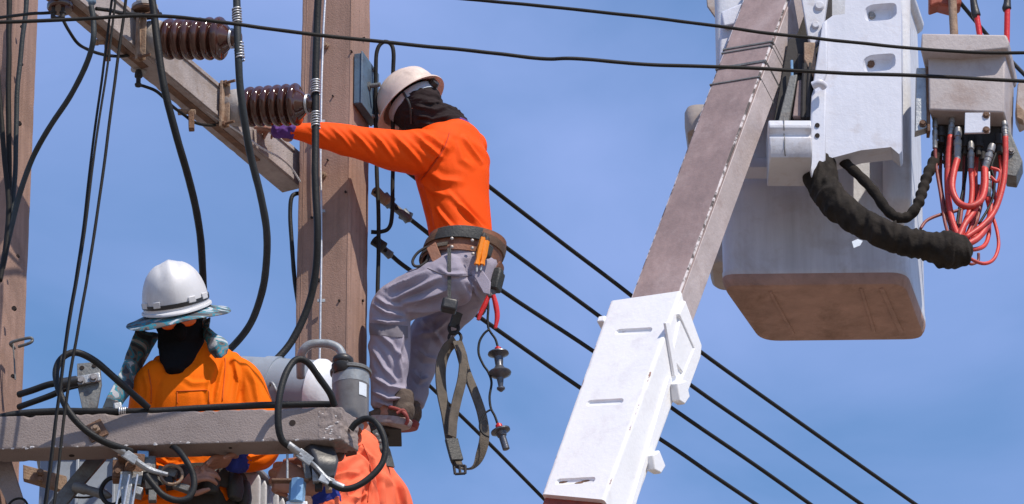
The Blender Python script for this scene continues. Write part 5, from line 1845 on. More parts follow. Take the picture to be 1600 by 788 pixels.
hand(g, wl_ + V((-0.02, 0.03, 0.0)), at(424, 178, -0.30) - wl_, V((-0.6, 0.6, -0.2)), 1, (0.6, 0.8, 0.5))
wr_ = at(604, 198, 0.24)
hand(g, wr_, at(588, 184, 0.18) - wr_, V((-0.5, -0.6, -0.2)), 1, (0.5, 0.7, 0.5))
for p, q in ((legL[-1][0], V((0, 0, -0.1))), (legR[-1][0], V((0, 0, -0.1)))):
    loft(g, [(p, 0.045, 0.045), (p + q * 0.6, 0.04, 0.04)], (1, 0, 0), sub=3)
link('body', remesh(g, 'body', 0.005, 3), 'skin', w1)
# shirt
g = G()
loft(g, torso[1:], L1, seg=32, pw=2.25)
loft(g, armL, (0, 0, 1), seg=26)
loft(g, armR, (0, 0, 1), seg=26)
loft(g, [(at(690, 226, -0.06), 0.07, 0.08), (at(735, 232, 0.08), 0.07, 0.08)], (0, 0, 1), seg=22)   # shoulder yoke
folds = [([(640, 204), (664, 226), (690, 246)], 6, 0.008), ([(610, 206), (636, 232), (660, 258)], 6, 0.0075), ([(575, 200), (596, 222), (616, 250)], 5, 0.006), ([(545, 199), (566, 220), (586, 244)], 5, 0.006),
         ([(515, 197), (535, 215), (552, 236)], 4, 0.004), ([(480, 197), (500, 208), (516, 222)], 4, 0.003), ([(655, 204), (672, 214), (700, 232)], 5, 0.005),
         ([(700, 300), (728, 332), (752, 362)], 6, 0.006), ([(720, 322), (742, 344), (760, 366)], 5, 0.009), 
         ([(678, 320), (696, 344), (716, 368)], 5, 0.007), ([(664, 296), (676, 330), (684, 366)], 5, 0.005), 
         ([(724, 214), (738, 236), (752, 254)], 5, 0.007), ([(715, 225), (722, 250), (738, 262)], 7, 0.004), ([(660, 262), (690, 282), (720, 284)], 9, 0.006), ([(656, 282), (676, 300), (700, 306)], 7, 0.006), ([(700, 215), (690, 240), (668, 268), (655, 282)], 3.0, -0.004)]
shirt1 = link('shirt', remesh(g, 'shirt', 0.0048, 5, 0.0045, 7.0, stretch=(1, 1, 0.6), folds=folds), 'orange_cloth', w1)
# shoulder seam, collar, cuffs
def on_surface(me_obj, px, py, out=0.0015):
    """point of a mesh hit by the sight line through a pixel"""
    d = ray(px, py).normalized()
    ok, loc, nrm, idx = me_obj.ray_cast(CAM, d)
    if ok:
        return loc + nrm * out, nrm
    return None, None
def seam(obj, P, r, m, name='seam', sub=8):
    q = []
    for i in range(len(P) - 1):
        for k in range(sub):
            t_ = k / sub
            p, n = on_surface(obj, P[i][0] + (P[i + 1][0] - P[i][0]) * t_, P[i][1] + (P[i + 1][1] - P[i][1]) * t_)
            if p is not None:
                q.append(p)
    if len(q) > 2:
        g = G()
        g.tube(q, r, seg=6, sub=1)
        return g.build(name, m, obj, smooth=180)
seam(shirt1, [(702, 208), (698, 222), (688, 242), (672, 264), (656, 284)], 0.0022, 'seam_orange')
g = G()
belt_ring(g, at(707, 199, -0.02), L1, F1, 0.066, 0.064, (V((0, 0, 1)) - F1 * 0.25 * -1).normalized(), 0.026, 0.007)
g.build('collar', 'purple_cloth', w1, smooth=60)
g = G()
loft(g, [(at(457, 204, -0.372), 0.034, 0.032), (at(447, 203, -0.378), 0.033, 0.031), (at(430, 205, -0.387), 0.029, 0.028)], (0, 0, 1), seg=18)
link('cuff', remesh(g, 'cuff', 0.004, 2, 0.006, 40), 'purple_cloth', w1)
g = G()
loft(g, [(at(606, 199, 0.245), 0.039, 0.038), (at(598, 192, 0.225), 0.038, 0.036), (at(594, 188, 0.21), 0.034, 0.032)], (0, 0, 1), seg=18)
link('cuff', remesh(g, 'cuff', 0.004, 2, 0.005, 40), 'purple_cloth', w1)
# balaclava
g = G()
ball(g, hc1 + hu1 * 0.012 - hf1 * 0.006, (hf1, hl1, hu1), (0.108, 0.096, 0.104))
loft(g, [(hc1 - hu1 * 0.02, 0.085, 0.09), (hc1 - hu1 * 0.06 + V((0.02, 0, 0)), 0.075, 0.08), (at(694, 190, -0.03), 0.078, 0.07), (at(704, 202, -0.02), 0.082, 0.075)], hl1, seg=24)
link('balaclava', remesh(g, 'balaclava', 0.0045, 3, 0.007, 22, stretch=(0.6, 1, 2.0), folds=[([(650, 166), (680, 172), (704, 166)], 4, 0.006), ([(648, 180), (676, 186), (706, 180)], 4, 0.006), ([(656, 192), (684, 196), (712, 192)], 4, 0.006), ([(664, 160), (690, 160), (700, 156)], 3, 0.004)]), 'brown_knit', w1)
# helmet and its straps
hh = helmet(w1, hc1 + hu1 * 0.048 + hf1 * 0.004, hf1, hu1, 'helmet_cream', L=0.137, Wd=0.115, Hh=0.135, peak=0.045, back=0.02)
g = G()
belt_ring(g, hc1 + hu1 * 0.030 - hf1 * 0.002, hf1, hl1, 0.108, 0.092, hu1, 0.032, 0.004)
g.build('head_band', 'band_grey', hh, smooth=60)
g = G()
p = hc1 + hu1 * 0.03 - hf1 * 0.113
g.lathe(p, -hf1, [(0, 0.02), (0.008, 0.022), (0.02, 0.018), (0.022, 0.01)], seg=16)
g.build('ratchet_knob', 'black_plastic', hh)
g = G()
g.tube([hc1 + hu1 * 0.04 - hf1 * 0.03 + hl1 * 0.098, hc1 - hu1 * 0.02 + hl1 * 0.096 - hf1 * 0.02, hc1 - hu1 * 0.07 + hl1 * 0.07 + hf1 * 0.03], 0.005)
g.build('chin_strap', 'black_plastic', hh)
# trousers
g = G()
loft(g, [(at(724, 446, 0.01), 0.150, 0.13), (at(724, 428, 0.0), 0.154, 0.130), (at(724, 405, 0.0), 0.150, 0.124), (at(723, 388, 0.0), 0.145, 0.120)], L1, seg=32)
loft(g, legL, (0, 1, 0), seg=28)
loft(g, legR, (0, 1, 0), seg=28)
ball(g, at(741, 434, 0.03), AX, (0.096, 0.12, 0.095))
folds = [([(668, 424), (640, 440), (606, 452)], 5, 0.007), ([(690, 432), (650, 452), (610, 470)], 5, 0.007), ([(700, 452), (660, 466), (630, 474)], 6, 0.008), ([(712, 470), (676, 482), (640, 488)], 6, 0.008),
         ([(586, 476), (604, 490), (636, 496)], 4, 0.006), ([(584, 500), (606, 506), (634, 502)], 4, 0.006), ([(590, 466), (604, 476), (628, 480)], 4, 0.005),
         ([(592, 520), (612, 540), (630, 566)], 5, 0.006), ([(584, 546), (600, 575), (622, 600)], 5, 0.006), ([(630, 520), (622, 560), (628, 600)], 5, 0.006), ([(586, 590), (608, 606), (632, 608)], 5, 0.007), ([(584, 612), (606, 624), (634, 622)], 4, 0.008), ([(590, 628), (612, 634), (634, 632)], 3, 0.006),
         ([(660, 500), (680, 520), (690, 540)], 5, 0.006), ([(650, 545), (664, 560), (682, 562)], 5, 0.007), ([(646, 580), (656, 596), (668, 590)], 4, 0.007), ([(700, 500), (676, 520), (655, 524)], 5, 0.007),
         ([(730, 440), (742, 456), (752, 470)], 4, 0.006), ([(686, 420), (700, 430), (730, 428)], 4, 0.004)]
trs = link('trousers', remesh(g, 'trousers', 0.0045, 6, 0.009, 9.0, stretch=(1, 1, 0.7), folds=[(l_, w_ * 1.25, a_ * 1.7) for l_, w_, a_ in folds]), 'trouser_grey', w1)
# shading under the near knee, painted as a darker strip
g = G()
vs, fs = [], []
cols = 16
for r_ in range(5):
    for k in range(cols):
        x = 578.5 + 58 * k / (cols - 1)
        y = 505 + r_ * 4.6 + 5 * k / (cols - 1)
        p, n = on_surface(trs, x, y, 0.003)
        if p is None:
            p, n = on_surface(trs, 608 + (x - 608) * 0.93, y, 0.003)
        vs.append(p if p is not None else at(x, y, -0.08))
for r_ in range(4):
    for k in range(cols - 1):
        fs.append((r_ * cols + k, r_ * cols + k + 1, (r_ + 1) * cols + k + 1, (r_ + 1) * cols + k))
g.add(vs, fs)
g.build('knee_shade', 'shade_seam_grey', trs, smooth=180)
seam(trs, [(668, 420), (690, 428), (716, 432), (740, 430)], 0.002, 'shade_seam_grey')
# shoes
shoe(w1, at(639, 666, -0.04), at(568, 665, 0.055), (0, 0, 1), 'shoe_cloth', 'shoe_sole', laces=True)
s2 = shoe(w1, at(650, 668, 0.20), at(586, 668, 0.30), (0, 0, 1), 'shoe_cloth', 'sole_red')
g = G()
g.tube(pts([(608, 636, -0.06), (622, 640, -0.07), (632, 646, -0.08), (637, 656, -0.07), (634, 664, -0.06)]), 0.007)
g.tube(pts([(620, 646, -0.08), (630, 641, -0.08), (636, 650, -0.07)]), 0.006)
g.build('shoe_strap', 'sole_red', w1)
# step bolt carrying the foot
t = thing('pole_step', at(600, 676, 0.06), 'dark steel step on the pole under the climber\'s shoe', 'pole step')
g = G()
q = at(605, 674, 0.06)
g.box(q - up * 0.012 + V((-0.02, 0.02, 0)), (0.15, 0.16, 0.016))
g.build('tread', 'machine_dark', t, bevel=0.003)
g = G()
g.tube([q + V((0.0, 0, -0.02)), q + V((-0.05, -0.02, -0.07)), q + V((-0.10, -0.03, -0.12))], 0.012)
g.build('stay', 'machine_dark', t)
# ---- work belt: wide pad, body belt, ring strap, pouch
bn = (V((0, 0, 1)) + V((0.30, 0, 0))).normalized()
bc1 = at(724, 397, 0.0)
g = G()
belt_ring(g, bc1 + bn * 0.0, L1, F1, 0.158, 0.133, bn, 0.108, 0.007, n=56, wave=0.004)
pad = g.build('belt_pad', 'leather_brown', w1, smooth=50)
g = G()
belt_ring(g, bc1 + bn * 0.014, L1, F1, 0.166, 0.141, bn, 0.033, 0.006, n=56)
g.build('body_belt', 'leather_olive', pad, smooth=50)
g = G()
belt_ring(g, bc1 + bn * 0.016, L1, F1, 0.173, 0.148, bn, 0.050, 0.007, a0=math.radians(-72), a1=math.radians(-8), n=24)
g.build('belt_plate', 'leather_dark', pad, smooth=50)
g = G()
belt_ring(g, bc1 - bn * 0.085 + V((0.02, 0, 0)), L1, F1, 0.150, 0.145, (V((0, 0, 1)) + V((0.5, 0, 0))).normalized(), 0.045, 0.006, a0=math.radians(50), a1=math.radians(250), n=40)
g.build('seat_strap', 'leather_brown', pad, smooth=50)
for (x, y) in ((706, 373), (706, 386), (738, 376), (738, 388), (739, 397)):
    g = G()
    p = at(x, y, -0.17)
    g.lathe(p, (0.2, -1, 0), [(0, 0.007), (0.003, 0.0065), (0.005, 0.003)], seg=10)
    g.build('rivet', 'bolt_steel', pad)
g = G()
poly = pts([(666, 388), (680, 378), (692, 408), (688, 414), (676, 411)], -0.155)
g.prism(poly, V((0.004, 0.012, 0)))
g.build('ring_tab', 'leather_brown', pad, bevel=0.002)
g = G()
g.tube(pts([(678, 385, -0.14), (664, 388, -0.14), (652, 396, -0.14), (645, 407, -0.14), (647, 415, -0.14), (656, 416, -0.14), (666, 409, -0.14), (671, 397, -0.14)]), 0.0058)
g.build('d_ring', 'machine_dark', pad)
g = G()
ribbon(g, pts([(702, 388, -0.18), (702, 420, -0.185), (702, 450, -0.18), (702, 466, -0.18)]), V((1, 0, 0)), 0.014, 0.005)
hs_ = g.build('tool_strap', 'leather_dark', pad)
g = G()
c = at(702, 478, -0.185)
g.box(c, (0.062, 0.05, 0.05), (1, 0.1, -0.18))
g.build('tool_block', 'black_plastic', hs_, bevel=0.01, bseg=3)
g = G()
belt_ring(g, bc1 - bn * 0.036, L1, F1, 0.167, 0.142, bn, 0.016, 0.006, a0=math.radians(-30), a1=math.radians(100), n=24)
g.build('lower_strap', 'webbing', pad)
g = G()
g.box(at(757, 392, -0.13), (0.05, 0.05, 0.055), (0.8, -0.6, -0.2))
g.build('tool_loop', 'leather_dark', pad, bevel=0.01, bseg=3)
g = G()
g.box(at(777, 440, -0.05), (0.034, 0.05, 0.085), (0.9, -0.4, -0.2))
g.box(at(779, 426, -0.05), (0.03, 0.04, 0.03), (0.9, -0.4, -0.2))
g.build('pouch', 'leather_dark', pad, bevel=0.008, bseg=3)
g = G()
g.prism(pts([(735, 424), (752, 420), (766, 440), (764, 460), (755, 458), (744, 438)], -0.16), V((0.004, 0.01, 0)))
g.build('pocket_flap', 'trouser_grey', pad, bevel=0.003)

# ---- tools hung on the climber
t = thing('screwdriver', at(753, 420, -0.16), 'yellow handled screwdriver in the belt loop, nearer the pole', 'screwdriver')
def driver(t, top, mid, tipp, Y):
    a, b, c = at(*top, Y), at(*mid, Y), at(*tipp, Y)
    ax = b - a
    L = ax.length
    g = G()
    g.lathe(a, ax, [(-0.006, 0.006), (0.0, 0.0125), (L * 0.6, 0.013), (L * 0.8, 0.009), (L, 0.012)], seg=6)
    g.build('handle', 'orange_plastic', t, smooth=30)
    g = G()
    g.tube([b, c], 0.004)
    g.build('shank', 'galv', t)
    g = G()
    g.lathe(a, -ax, [(0.0, 0.012), (0.012, 0.011), (0.02, 0.006)], seg=10)
    g.build('cap', 'machine_dark', t)
driver(t, (755, 372), (745, 414), (745, 425), -0.175)
t = thing('screwdriver', at(756, 420, -0.16), 'yellow handled screwdriver in the belt loop, farther from the pole', 'screwdriver')
driver(t, (760, 377), (753, 414), (751, 423), -0.17)
t = thing('pliers', at(773, 514, -0.06), 'red handled pliers hanging upside down behind the hip', 'pliers')
g = G()
g.tube(pts([(771, 462, -0.06), (775, 478, -0.06), (777, 495, -0.06), (774, 513, -0.06)]), [0.009, 0.011, 0.010, 0.007])
g.build('handle', 'red_plastic', t)
g = G()
g.tube(pts([(764, 462, -0.05), (757, 478, -0.05), (751, 490, -0.05), (747, 500, -0.05)]), [0.009, 0.011, 0.010, 0.007])
g.build('handle', 'red_plastic', t)
g = G()
loft(g, [(at(768, 446, -0.055), 0.012, 0.006), (at(768, 455, -0.055), 0.018, 0.008), (at(767, 464, -0.055), 0.014, 0.008)], (1, 0, 0), seg=12, sub=3)
g.build('jaw', 'galv_dark', t)
t = thing('lanyard_strap', at(710, 520, 0.05), 'long looped brown webbing strap hanging below the climber', 'strap')
Y = 0.02
wd = V((0.55, 0.8, 0.0))
g = G()
ribbon(g, pts([(712, 532), (698, 546), (689, 572), (690, 612), (698, 652), (705, 690), (713, 722), (722, 733)], Y), [V((0.85, 0.5, 0.2)), V((0.8, 0.6, 0.2)), V((0.8, 0.6, 0)), V((0.8, 0.6, 0)), V((0.8, 0.6, 0.1)), V((0.85, 0.5, 0.2)), V((0.8, 0.5, 0.3)), V((0.5, 0.8, 0.3))], 0.047, 0.006)
g.build('webbing', 'webbing', t, smooth=30)
g = G()
ribbon(g, pts([(722, 733), (738, 731), (750, 712), (757, 682), (753, 648), (741, 612), (728, 580), (720, 550), (714, 533)], (Y + 0.02, Y - 0.01)), [V((0.3, 0.9, 0.3)), V((0.2, 0.9, 0.4)), V((0.7, 0.7, 0.3)), V((0.75, 0.6, 0)), V((0.75, 0.6, 0.2)), V((0.75, 0.6, 0.3)), V((0.8, 0.6, 0.3)), V((0.85, 0.5, 0.2)), V((0.85, 0.5, 0.2))], 0.044, 0.006)
g.build('webbing', 'webbing', t, smooth=30)
g = G()
ribbon(g, pts([(718, 540), (724, 562), (722, 592), (714, 625), (708, 655), (706, 682)], Y - 0.03), V((0.8, 0.6, 0.1)), 0.040, 0.006)
g.build('webbing', 'webbing', t, smooth=30)
g = G()
ribbon(g, pts([(705, 686), (709, 702), (714, 720)], Y - 0.04), V((0.9, 0.4, 0.2)), 0.052, 0.016)
g.build('keeper', 'leather_dark', t, bevel=0.003)
g = G()
for x0, y0, x1, y1 in ((709, 727, 711, 741), (711, 741, 727, 740), (727, 740, 727, 728), (727, 728, 709, 727), (718, 728, 719, 740)):
    g.tube(pts([(x0, y0), (x1, y1)], Y - 0.03), 0.0055, seg=8)
g.build('buckle', 'machine_dark', t)
g = G()
g.tube([at(711, 528, Y) + V((0.024 * math.cos(a_), 0, 0.026 * math.sin(a_))) for a_ in [2 * math.pi * k / 14 for k in range(15)]], 0.006, sub=2)
g.tube([at(709, 513, Y) + V((0.018 * math.cos(a_), 0.01 * math.sin(a_), 0.03 * math.sin(a_))) for a_ in [2 * math.pi * k / 14 for k in range(15)]], 0.007, sub=2)
g.build('snap_hook', 'machine_dark', t)
g = G()
ribbon(g, pts([(716, 488, 0.0), (712, 500, 0.01), (709, 512, 0.02)]), V((0.8, 0.5, 0.2)), 0.04, 0.01)
g.build('hanger', 'leather_dark', t)
# test lead with two tips
t = thing('ground_lead', at(765, 470, -0.02), 'thin forked black lead with two probe tips hanging from the belt', 'lead')
Y = -0.05
g = G()
g.tube(pts([(762, 463), (763, 480), (762, 498), (763, 512), (767, 520), (774, 530), (778, 543)], Y), 0.0048, seg=8)
g.tube(pts([(764, 515), (756, 522), (749, 535), (748, 553), (755, 570), (763, 582), (768, 598), (765, 620), (767, 638), (773, 650), (778, 664)], Y), 0.0048, seg=8)
g.tube(pts([(767, 640), (758, 646), (751, 658), (750, 670), (756, 679), (764, 683)], Y), 0.0042, seg=8)
g.tube(pts([(762, 484), (759, 478), (758, 486), (754, 492)], Y), 0.0035, seg=6)
g.build('wire', 'cable_black', t, smooth=180)
def tip(a, b, small):
    p, q = at(*a, Y), at(*b, Y)
    ax = q - p
    L = ax.length
    g = G()
    g.lathe(p, ax, [(-0.006, 0.006), (0.0, 0.013), (0.012, 0.014), (0.014, 0.008)], seg=14)
    r_ = g.build('collar', 'red_plastic', t)
    g = G()
    if small:
        pr = [(0.012, 0.010), (0.02, 0.014), (0.024, 0.038), (0.030, 0.038), (0.034, 0.022), (0.05, 0.018), (0.052, 0.014), (L, 0.014), (L + 0.002, 0.010)]
    else:
        pr = [(0.012, 0.012), (0.018, 0.018), (0.021, 0.040), (0.026, 0.041), (0.032, 0.028), (0.04, 0.018), (0.075, 0.015), (0.085, 0.020), (0.092, 0.026), (0.102, 0.042), (0.107, 0.045), (0.113, 0.043), (0.120, 0.032), (0.13, 0.014), (L - 0.02, 0.009), (L - 0.016, 0.016), (L - 0.01, 0.016), (L, 0.005)]
    g.lathe(p, ax, pr, seg=26)
    g.build('probe', 'probe_metal', t, smooth=40)
tip((778, 544), (783, 612), False)
tip((779, 664), (791, 702), True)

# ---------------------------------------------------------------- worker in the white hard hat
w2 = thing('person', V((at(305, 830, -0.82).x, -0.82, ZD)), 'person in amber orange shirt, white hard hat and black face mask', 'person')
F2 = V((0.10, -1, 0)).normalized()
L2 = V((1, 0.10, 0)).normalized()
YW = -0.84
torso = [(at(305, 850, -0.80), 0.165, 0.12), (at(303, 800, -0.80), 0.155, 0.115), (at(302, 750, -0.81), 0.165, 0.125), (at(306, 690, -0.82), 0.175, 0.128), (at(311, 640, YW), 0.185, 0.130), (at(313, 604, YW), 0.190, 0.118), (at(308, 578, YW), 0.150, 0.10), (at(294, 556, YW), 0.085, 0.08), (at(288, 542, YW), 0.066, 0.066)]
armL2 = [(at(355, 588, -0.83), 0.090, 0.085), (at(378, 602, -0.83), 0.096, 0.085), (at(393, 636, -0.83), 0.090, 0.08), (at(408, 678, -0.84), 0.078, 0.07), (at(412, 702, -0.86), 0.068, 0.06), (at(396, 716, -0.92), 0.055, 0.05), (at(374, 718, -0.98), 0.044, 0.040)]
armR2 = [(at(256, 592, -0.85), 0.090, 0.085), (at(240, 610, -0.85), 0.092, 0.085), (at(232, 650, -0.84), 0.082, 0.076), (at(222, 710, -0.82), 0.070, 0.068), (at(218, 768, -0.86), 0.064, 0.062), (at(232, 786, -0.92), 0.058, 0.055), (at(262, 776, -0.98), 0.048, 0.045), (at(284, 764, -1.0), 0.042, 0.038)]
hipz = at(305, 850, -0.80)
def leg_down(hp, side, kneef, foot):
    return [(hp + side * 0.085, 0.10, 0.105), (hp + side * 0.1 + up * -0.2 + kneef * 0.03, 0.092, 0.095), (hp + side * 0.105 + up * -0.42 + kneef * 0.05, 0.078, 0.08), (V((hp.x, hp.y, 0)) + side * 0.11 + up * (ZD + 0.24), 0.07, 0.072), (V((hp.x, hp.y, 0)) + side * 0.11 + up * (ZD + 0.08), 0.062, 0.066)]
lgA = leg_down(hipz, L2, F2, None)
lgB = leg_down(hipz, -L2, F2, None)
hc2 = at(281, 508, -0.92)
hf2 = V((0.04, -0.80, -0.52))
hu2 = V((-0.17, -0.52, 0.82))
g = G()
for S, ref, k in ((torso, L2, 0.86), (armL2, (0, 1, 0), 0.74), (armR2, (0, 1, 0), 0.74), (lgA, (1, 0, 0), 0.75), (lgB, (1, 0, 0), 0.75)):
    loft(g, shrink(S, k), ref, sub=4)
hf2, hl2, hu2 = head_shape(g, hc2, hf2, hu2)
neck(g, at(290, 556, YW), hc2 - hu2 * 0.05 - hf2 * 0.02)
w_ = at(372, 718, -0.99)
tipsA = hand(g, w_, at(330, 722, -1.04) - w_, V((0.1, -0.25, -0.9)), 1, ((0.25, 0.35, 0.25), (0.2, 0.4, 0.25), (0.3, 0.4, 0.3), (0.35, 0.45, 0.3)), s=1.02, spread=0.13, thumb=0.35)
w_ = at(286, 763, -1.0)
hand(g, w_, at(306, 742, -1.06) - w_, V((0.3, 0.8, -0.3)), -1, (0.6, 0.8, 0.5))
link('body', remesh(g, 'body', 0.0042, 3), 'skin', w2)
g = G()
for p, q, bk, r0 in tipsA:
    ball(g, p + bk * r0 * 0.62 - q * 0.002, (q, q.cross(bk).normalized(), bk), (0.007, 0.0055, 0.002), seg=10, n=6)
nl = g.build('fingernails', 'nail', w2, smooth=180)
nl['kind'] = 'stuff'
g = G()
loft(g, torso[1:-1], L2, seg=32, pw=2.3)
loft(g, armL2, (0, 1, 0), seg=26)
loft(g, armR2, (0, 1, 0), seg=26)
loft(g, [(at(250, 586, YW), 0.075, 0.07), (at(310, 580, YW), 0.08, 0.08), (at(365, 582, YW), 0.075, 0.07)], (0, 0, 1), seg=22)
folds = [([(352, 560), (345, 590), (336, 632)], 6, 0.008), ([(366, 562), (372, 594), (366, 632)], 6, 0.008), ([(384, 570), (398, 600), (404, 632)], 6, 0.006), ([(330, 585), (325, 610), (328, 634)], 6, 0.005), ([(224, 580), (232, 608), (228, 634)], 6, 0.005),
         ([(285, 590), (300, 600), (330, 596)], 6, 0.004), ([(230, 724), (262, 732), (300, 726)], 6, 0.010), ([(240, 748), (270, 744), (310, 756)], 6, 0.010), ([(340, 742), (360, 752), (374, 770)], 5, 0.007), ([(352, 728), (366, 740), (376, 752)], 5, 0.007),
         ([(384, 716), (402, 712), (420, 706)], 4, 0.005), ([(205, 776), (230, 768), (260, 772)], 4, 0.008), ([(215, 787), (240, 778), (270, 784)], 4, 0.007), ([(250, 716), (262, 724), (276, 722)], 4, 0.006)]
shirt2 = link('shirt', remesh(g, 'shirt', 0.0048, 4, 0.007, 7.0, stretch=(1, 1, 0.6), folds=folds), 'amber_cloth', w2)
seam(shirt2, [(276, 612), (300, 611), (327, 610)], 0.0022, 'seam_amber', 'pocket_seam')
seam(shirt2, [(277, 613), (277, 634)], 0.0016, 'seam_amber', 'pocket_seam')
seam(shirt2, [(326, 611), (327, 634)], 0.0016, 'seam_amber', 'pocket_seam')
seam(shirt2, [(352, 560), (350, 590), (347, 632)], 0.0022, 'seam_amber')
seam(shirt2, [(232, 578), (236, 604), (236, 634)], 0.0022, 'seam_amber')
g = G()
loft(g, [(at(376, 717.5, -0.965), 0.052, 0.048), (at(367, 717.5, -0.995), 0.050, 0.046), (at(359, 718, -1.01), 0.045, 0.042)], (0, 0, 1), seg=20, capround=0.2)
link('cuff', remesh(g, 'cuff', 0.004, 2, 0.004, 40), 'blue_cuff', w2)
# trousers and belt
g = G()
loft(g, [(hipz - up * 0.04, 0.16, 0.125), (hipz, 0.172, 0.13), (at(303, 800, -0.80), 0.165, 0.125), (at(303, 778, -0.80), 0.168, 0.128)], L2, seg=30)
loft(g, lgA, (1, 0, 0), seg=24)
loft(g, lgB, (1, 0, 0), seg=24)
link('trousers', remesh(g, 'trousers', 0.008, 4, 0.006, 9), 'trouser_dark', w2)
g = G()
belt_ring(g, at(305, 766, -0.81), L2, F2, 0.178, 0.142, (V((0.12, 0, 1))).normalized(), 0.085, 0.008, wave=0.006)
bl = g.build('work_belt', 'trouser_dark', w2, smooth=50)
g = G()
for a_ in (0.2, 0.7, 1.3, 1.9, 2.5):
    p = at(305, 766, -0.81) + L2 * math.cos(a_) * 0.185 + F2 * math.sin(a_) * 0.152
    loft(g, [(p + up * 0.02, 0.03, 0.018), (p - up * 0.03, 0.036, 0.024), (p - up * 0.07, 0.03, 0.018)], (math.sin(a_), math.cos(a_), 0), seg=12, sub=3, pw=3)
g.build('belt_pouch', 'leather_dark', bl, smooth=50)['kind'] = 'stuff'
for lg in (lgA, lgB):
    h = V((lg[-1][0].x, lg[-1][0].y, ZD + 0.006))
    shoe(w2, h - F2 * 0.07, h + F2 * 0.20, (0, 0, 1), 'boot_dark', 'boot_dark', w=0.05)
# balaclava with long bib, glasses
g = G()
ball(g, hc2 + hu2 * 0.015 - hf2 * 0.006, (hf2, hl2, hu2), (0.104, 0.090, 0.102))
loft(g, [(hc2 + hf2 * 0.03 + hu2 * 0.005, 0.082, 0.070), (hc2 + hf2 * 0.036 - hu2 * 0.045, 0.074, 0.064), (hc2 + hf2 * 0.035 - hu2 * 0.09, 0.055, 0.05)], hl2, seg=24, sub=4)
loft(g, [(hc2 - hu2 * 0.03, 0.085, 0.085), (at(282, 540, -0.9), 0.086, 0.08), (at(277, 562, -0.935), 0.066, 0.05), (at(273, 580, -0.952), 0.036, 0.03)], L2, seg=24, sub=4)
ball(g, hc2 + hf2 * 0.100 - hu2 * 0.014, (hf2, hl2, hu2), (0.026, 0.026, 0.034), seg=12, n=8)
link('balaclava', remesh(g, 'balaclava', 0.0045, 3, 0.004, 16), 'black_knit', w2)
for sgn in (-1, 1):
    g = G()
    c = hc2 + hf2 * 0.096 + hl2 * sgn * 0.037 + hu2 * 0.018
    R = []
    nf = (hf2 + hl2 * sgn * 0.35).normalized()
    hx = hu2.cross(nf).normalized()
    for dep, k in ((-0.006, 1.0), (0.0, 1.0), (0.004, 0.7), (0.005, 0.3)):
        R.append([c + hx * (0.031 * k * math.cos(a_)) + hu2 * (0.020 * k * math.sin(a_)) + nf * dep for a_ in [2 * math.pi * j / 20 for j in range(20)]])
    g.rings(R)
    g.build('goggle_lens', 'orange_lens', w2, smooth=60)
# helmet with camouflage sun brim, band, flaps
hcen = hc2 + hu2 * 0.068 + hf2 * 0.006
hh2 = helmet(w2, hcen, hf2, hu2, 'helmet_white', L=0.148, Wd=0.124, Hh=0.172, peak=0.030, back=0.010)
g = G()
R = []
seg = 56
def brim_pt(a_, rr, dz):
    wv = 0.006 * math.sin(3 * a_ + 0.7) * rr
    return hcen + hf2 * ((0.146 + 0.055 * rr) * math.cos(a_)) + hl2 * ((0.122 + 0.072 * rr) * math.sin(a_)) + hu2 * (dz - 0.018 - 0.024 * rr + wv)
for rr, dz in ((0.0, 0.004), (0.3, 0.003), (0.7, 0.002), (1.0, 0.003), (1.04, 0.0), (1.0, -0.003), (0.7, -0.003), (0.0, -0.002)):
    R.append([brim_pt(2 * math.pi * k / seg, rr, dz) for k in range(seg)])
g.rings(R, cap=False, close=True)
g.build('sun_brim', 'camo_cloth', hh2, smooth=60)
g = G()
R = []
for k in range(seg):
    a_ = 2 * math.pi * k / seg
    o = (hf2 * math.cos(a_) * 0.12 + hl2 * math.sin(a_) * 0.148).normalized()
    p = hcen + hf2 * 0.1465 * math.cos(a_) + hl2 * 0.1225 * math.sin(a_) + hu2 * (0.024 - 0.006 * math.cos(a_))
    R.append([p - o * 0.004, p + o * 0.004 - hu2 * 0.008, p + o * 0.004 + hu2 * 0.008])
g.rings(R, cap=False, close=True)
g.build('elastic_band', 'black_plastic', hh2, smooth=60)
for a_, ww in ((1.1, 0.02), (-1.1, 0.02), (0.55, 0.016), (-0.55, 0.016)):
    p = hcen + hf2 * 0.149 * math.cos(a_) + hl2 * 0.1255 * math.sin(a_) + hu2 * 0.03
    o = (hf2 * math.cos(a_) + hl2 * math.sin(a_)).normalized()
    g = G()
    g.box(p, (0.006, ww * 2, 0.024), o, o.cross(hu2))
    g.build('slot_boss', 'helmet_white', hh2, bevel=0.003)
def cloth_sheet(name, rows, m, parent, thick=0.004, amp=0.004):
    """draped cloth from rows of pixel points (each with its own depth)"""
    P = [catmull(pts(r), 6) for r in rows]
    n = len(P[0])
    cols_ = [catmull([P[i][k] for i in range(len(P))], 6) for k in range(n)]
    g = G()
    m_ = len(cols_[0])
    vs = []
    for k in range(n):
        for i in range(m_):
            p = cols_[k][i]
            vs.append(p + V((0, amp * noise.noise(p * 26), amp * 0.6 * noise.noise(p * 20 + V((5, 0, 0))))))
    fs = [(k * m_ + i, (k + 1) * m_ + i, (k + 1) * m_ + i + 1, k * m_ + i + 1) for k in range(n - 1) for i in range(m_ - 1)]
    g.add(vs, fs)
    o = g.build(name, m, parent, smooth=180)
    s_ = o.modifiers.new('solid', 'SOLIDIFY')
    s_.thickness = thick
    return o
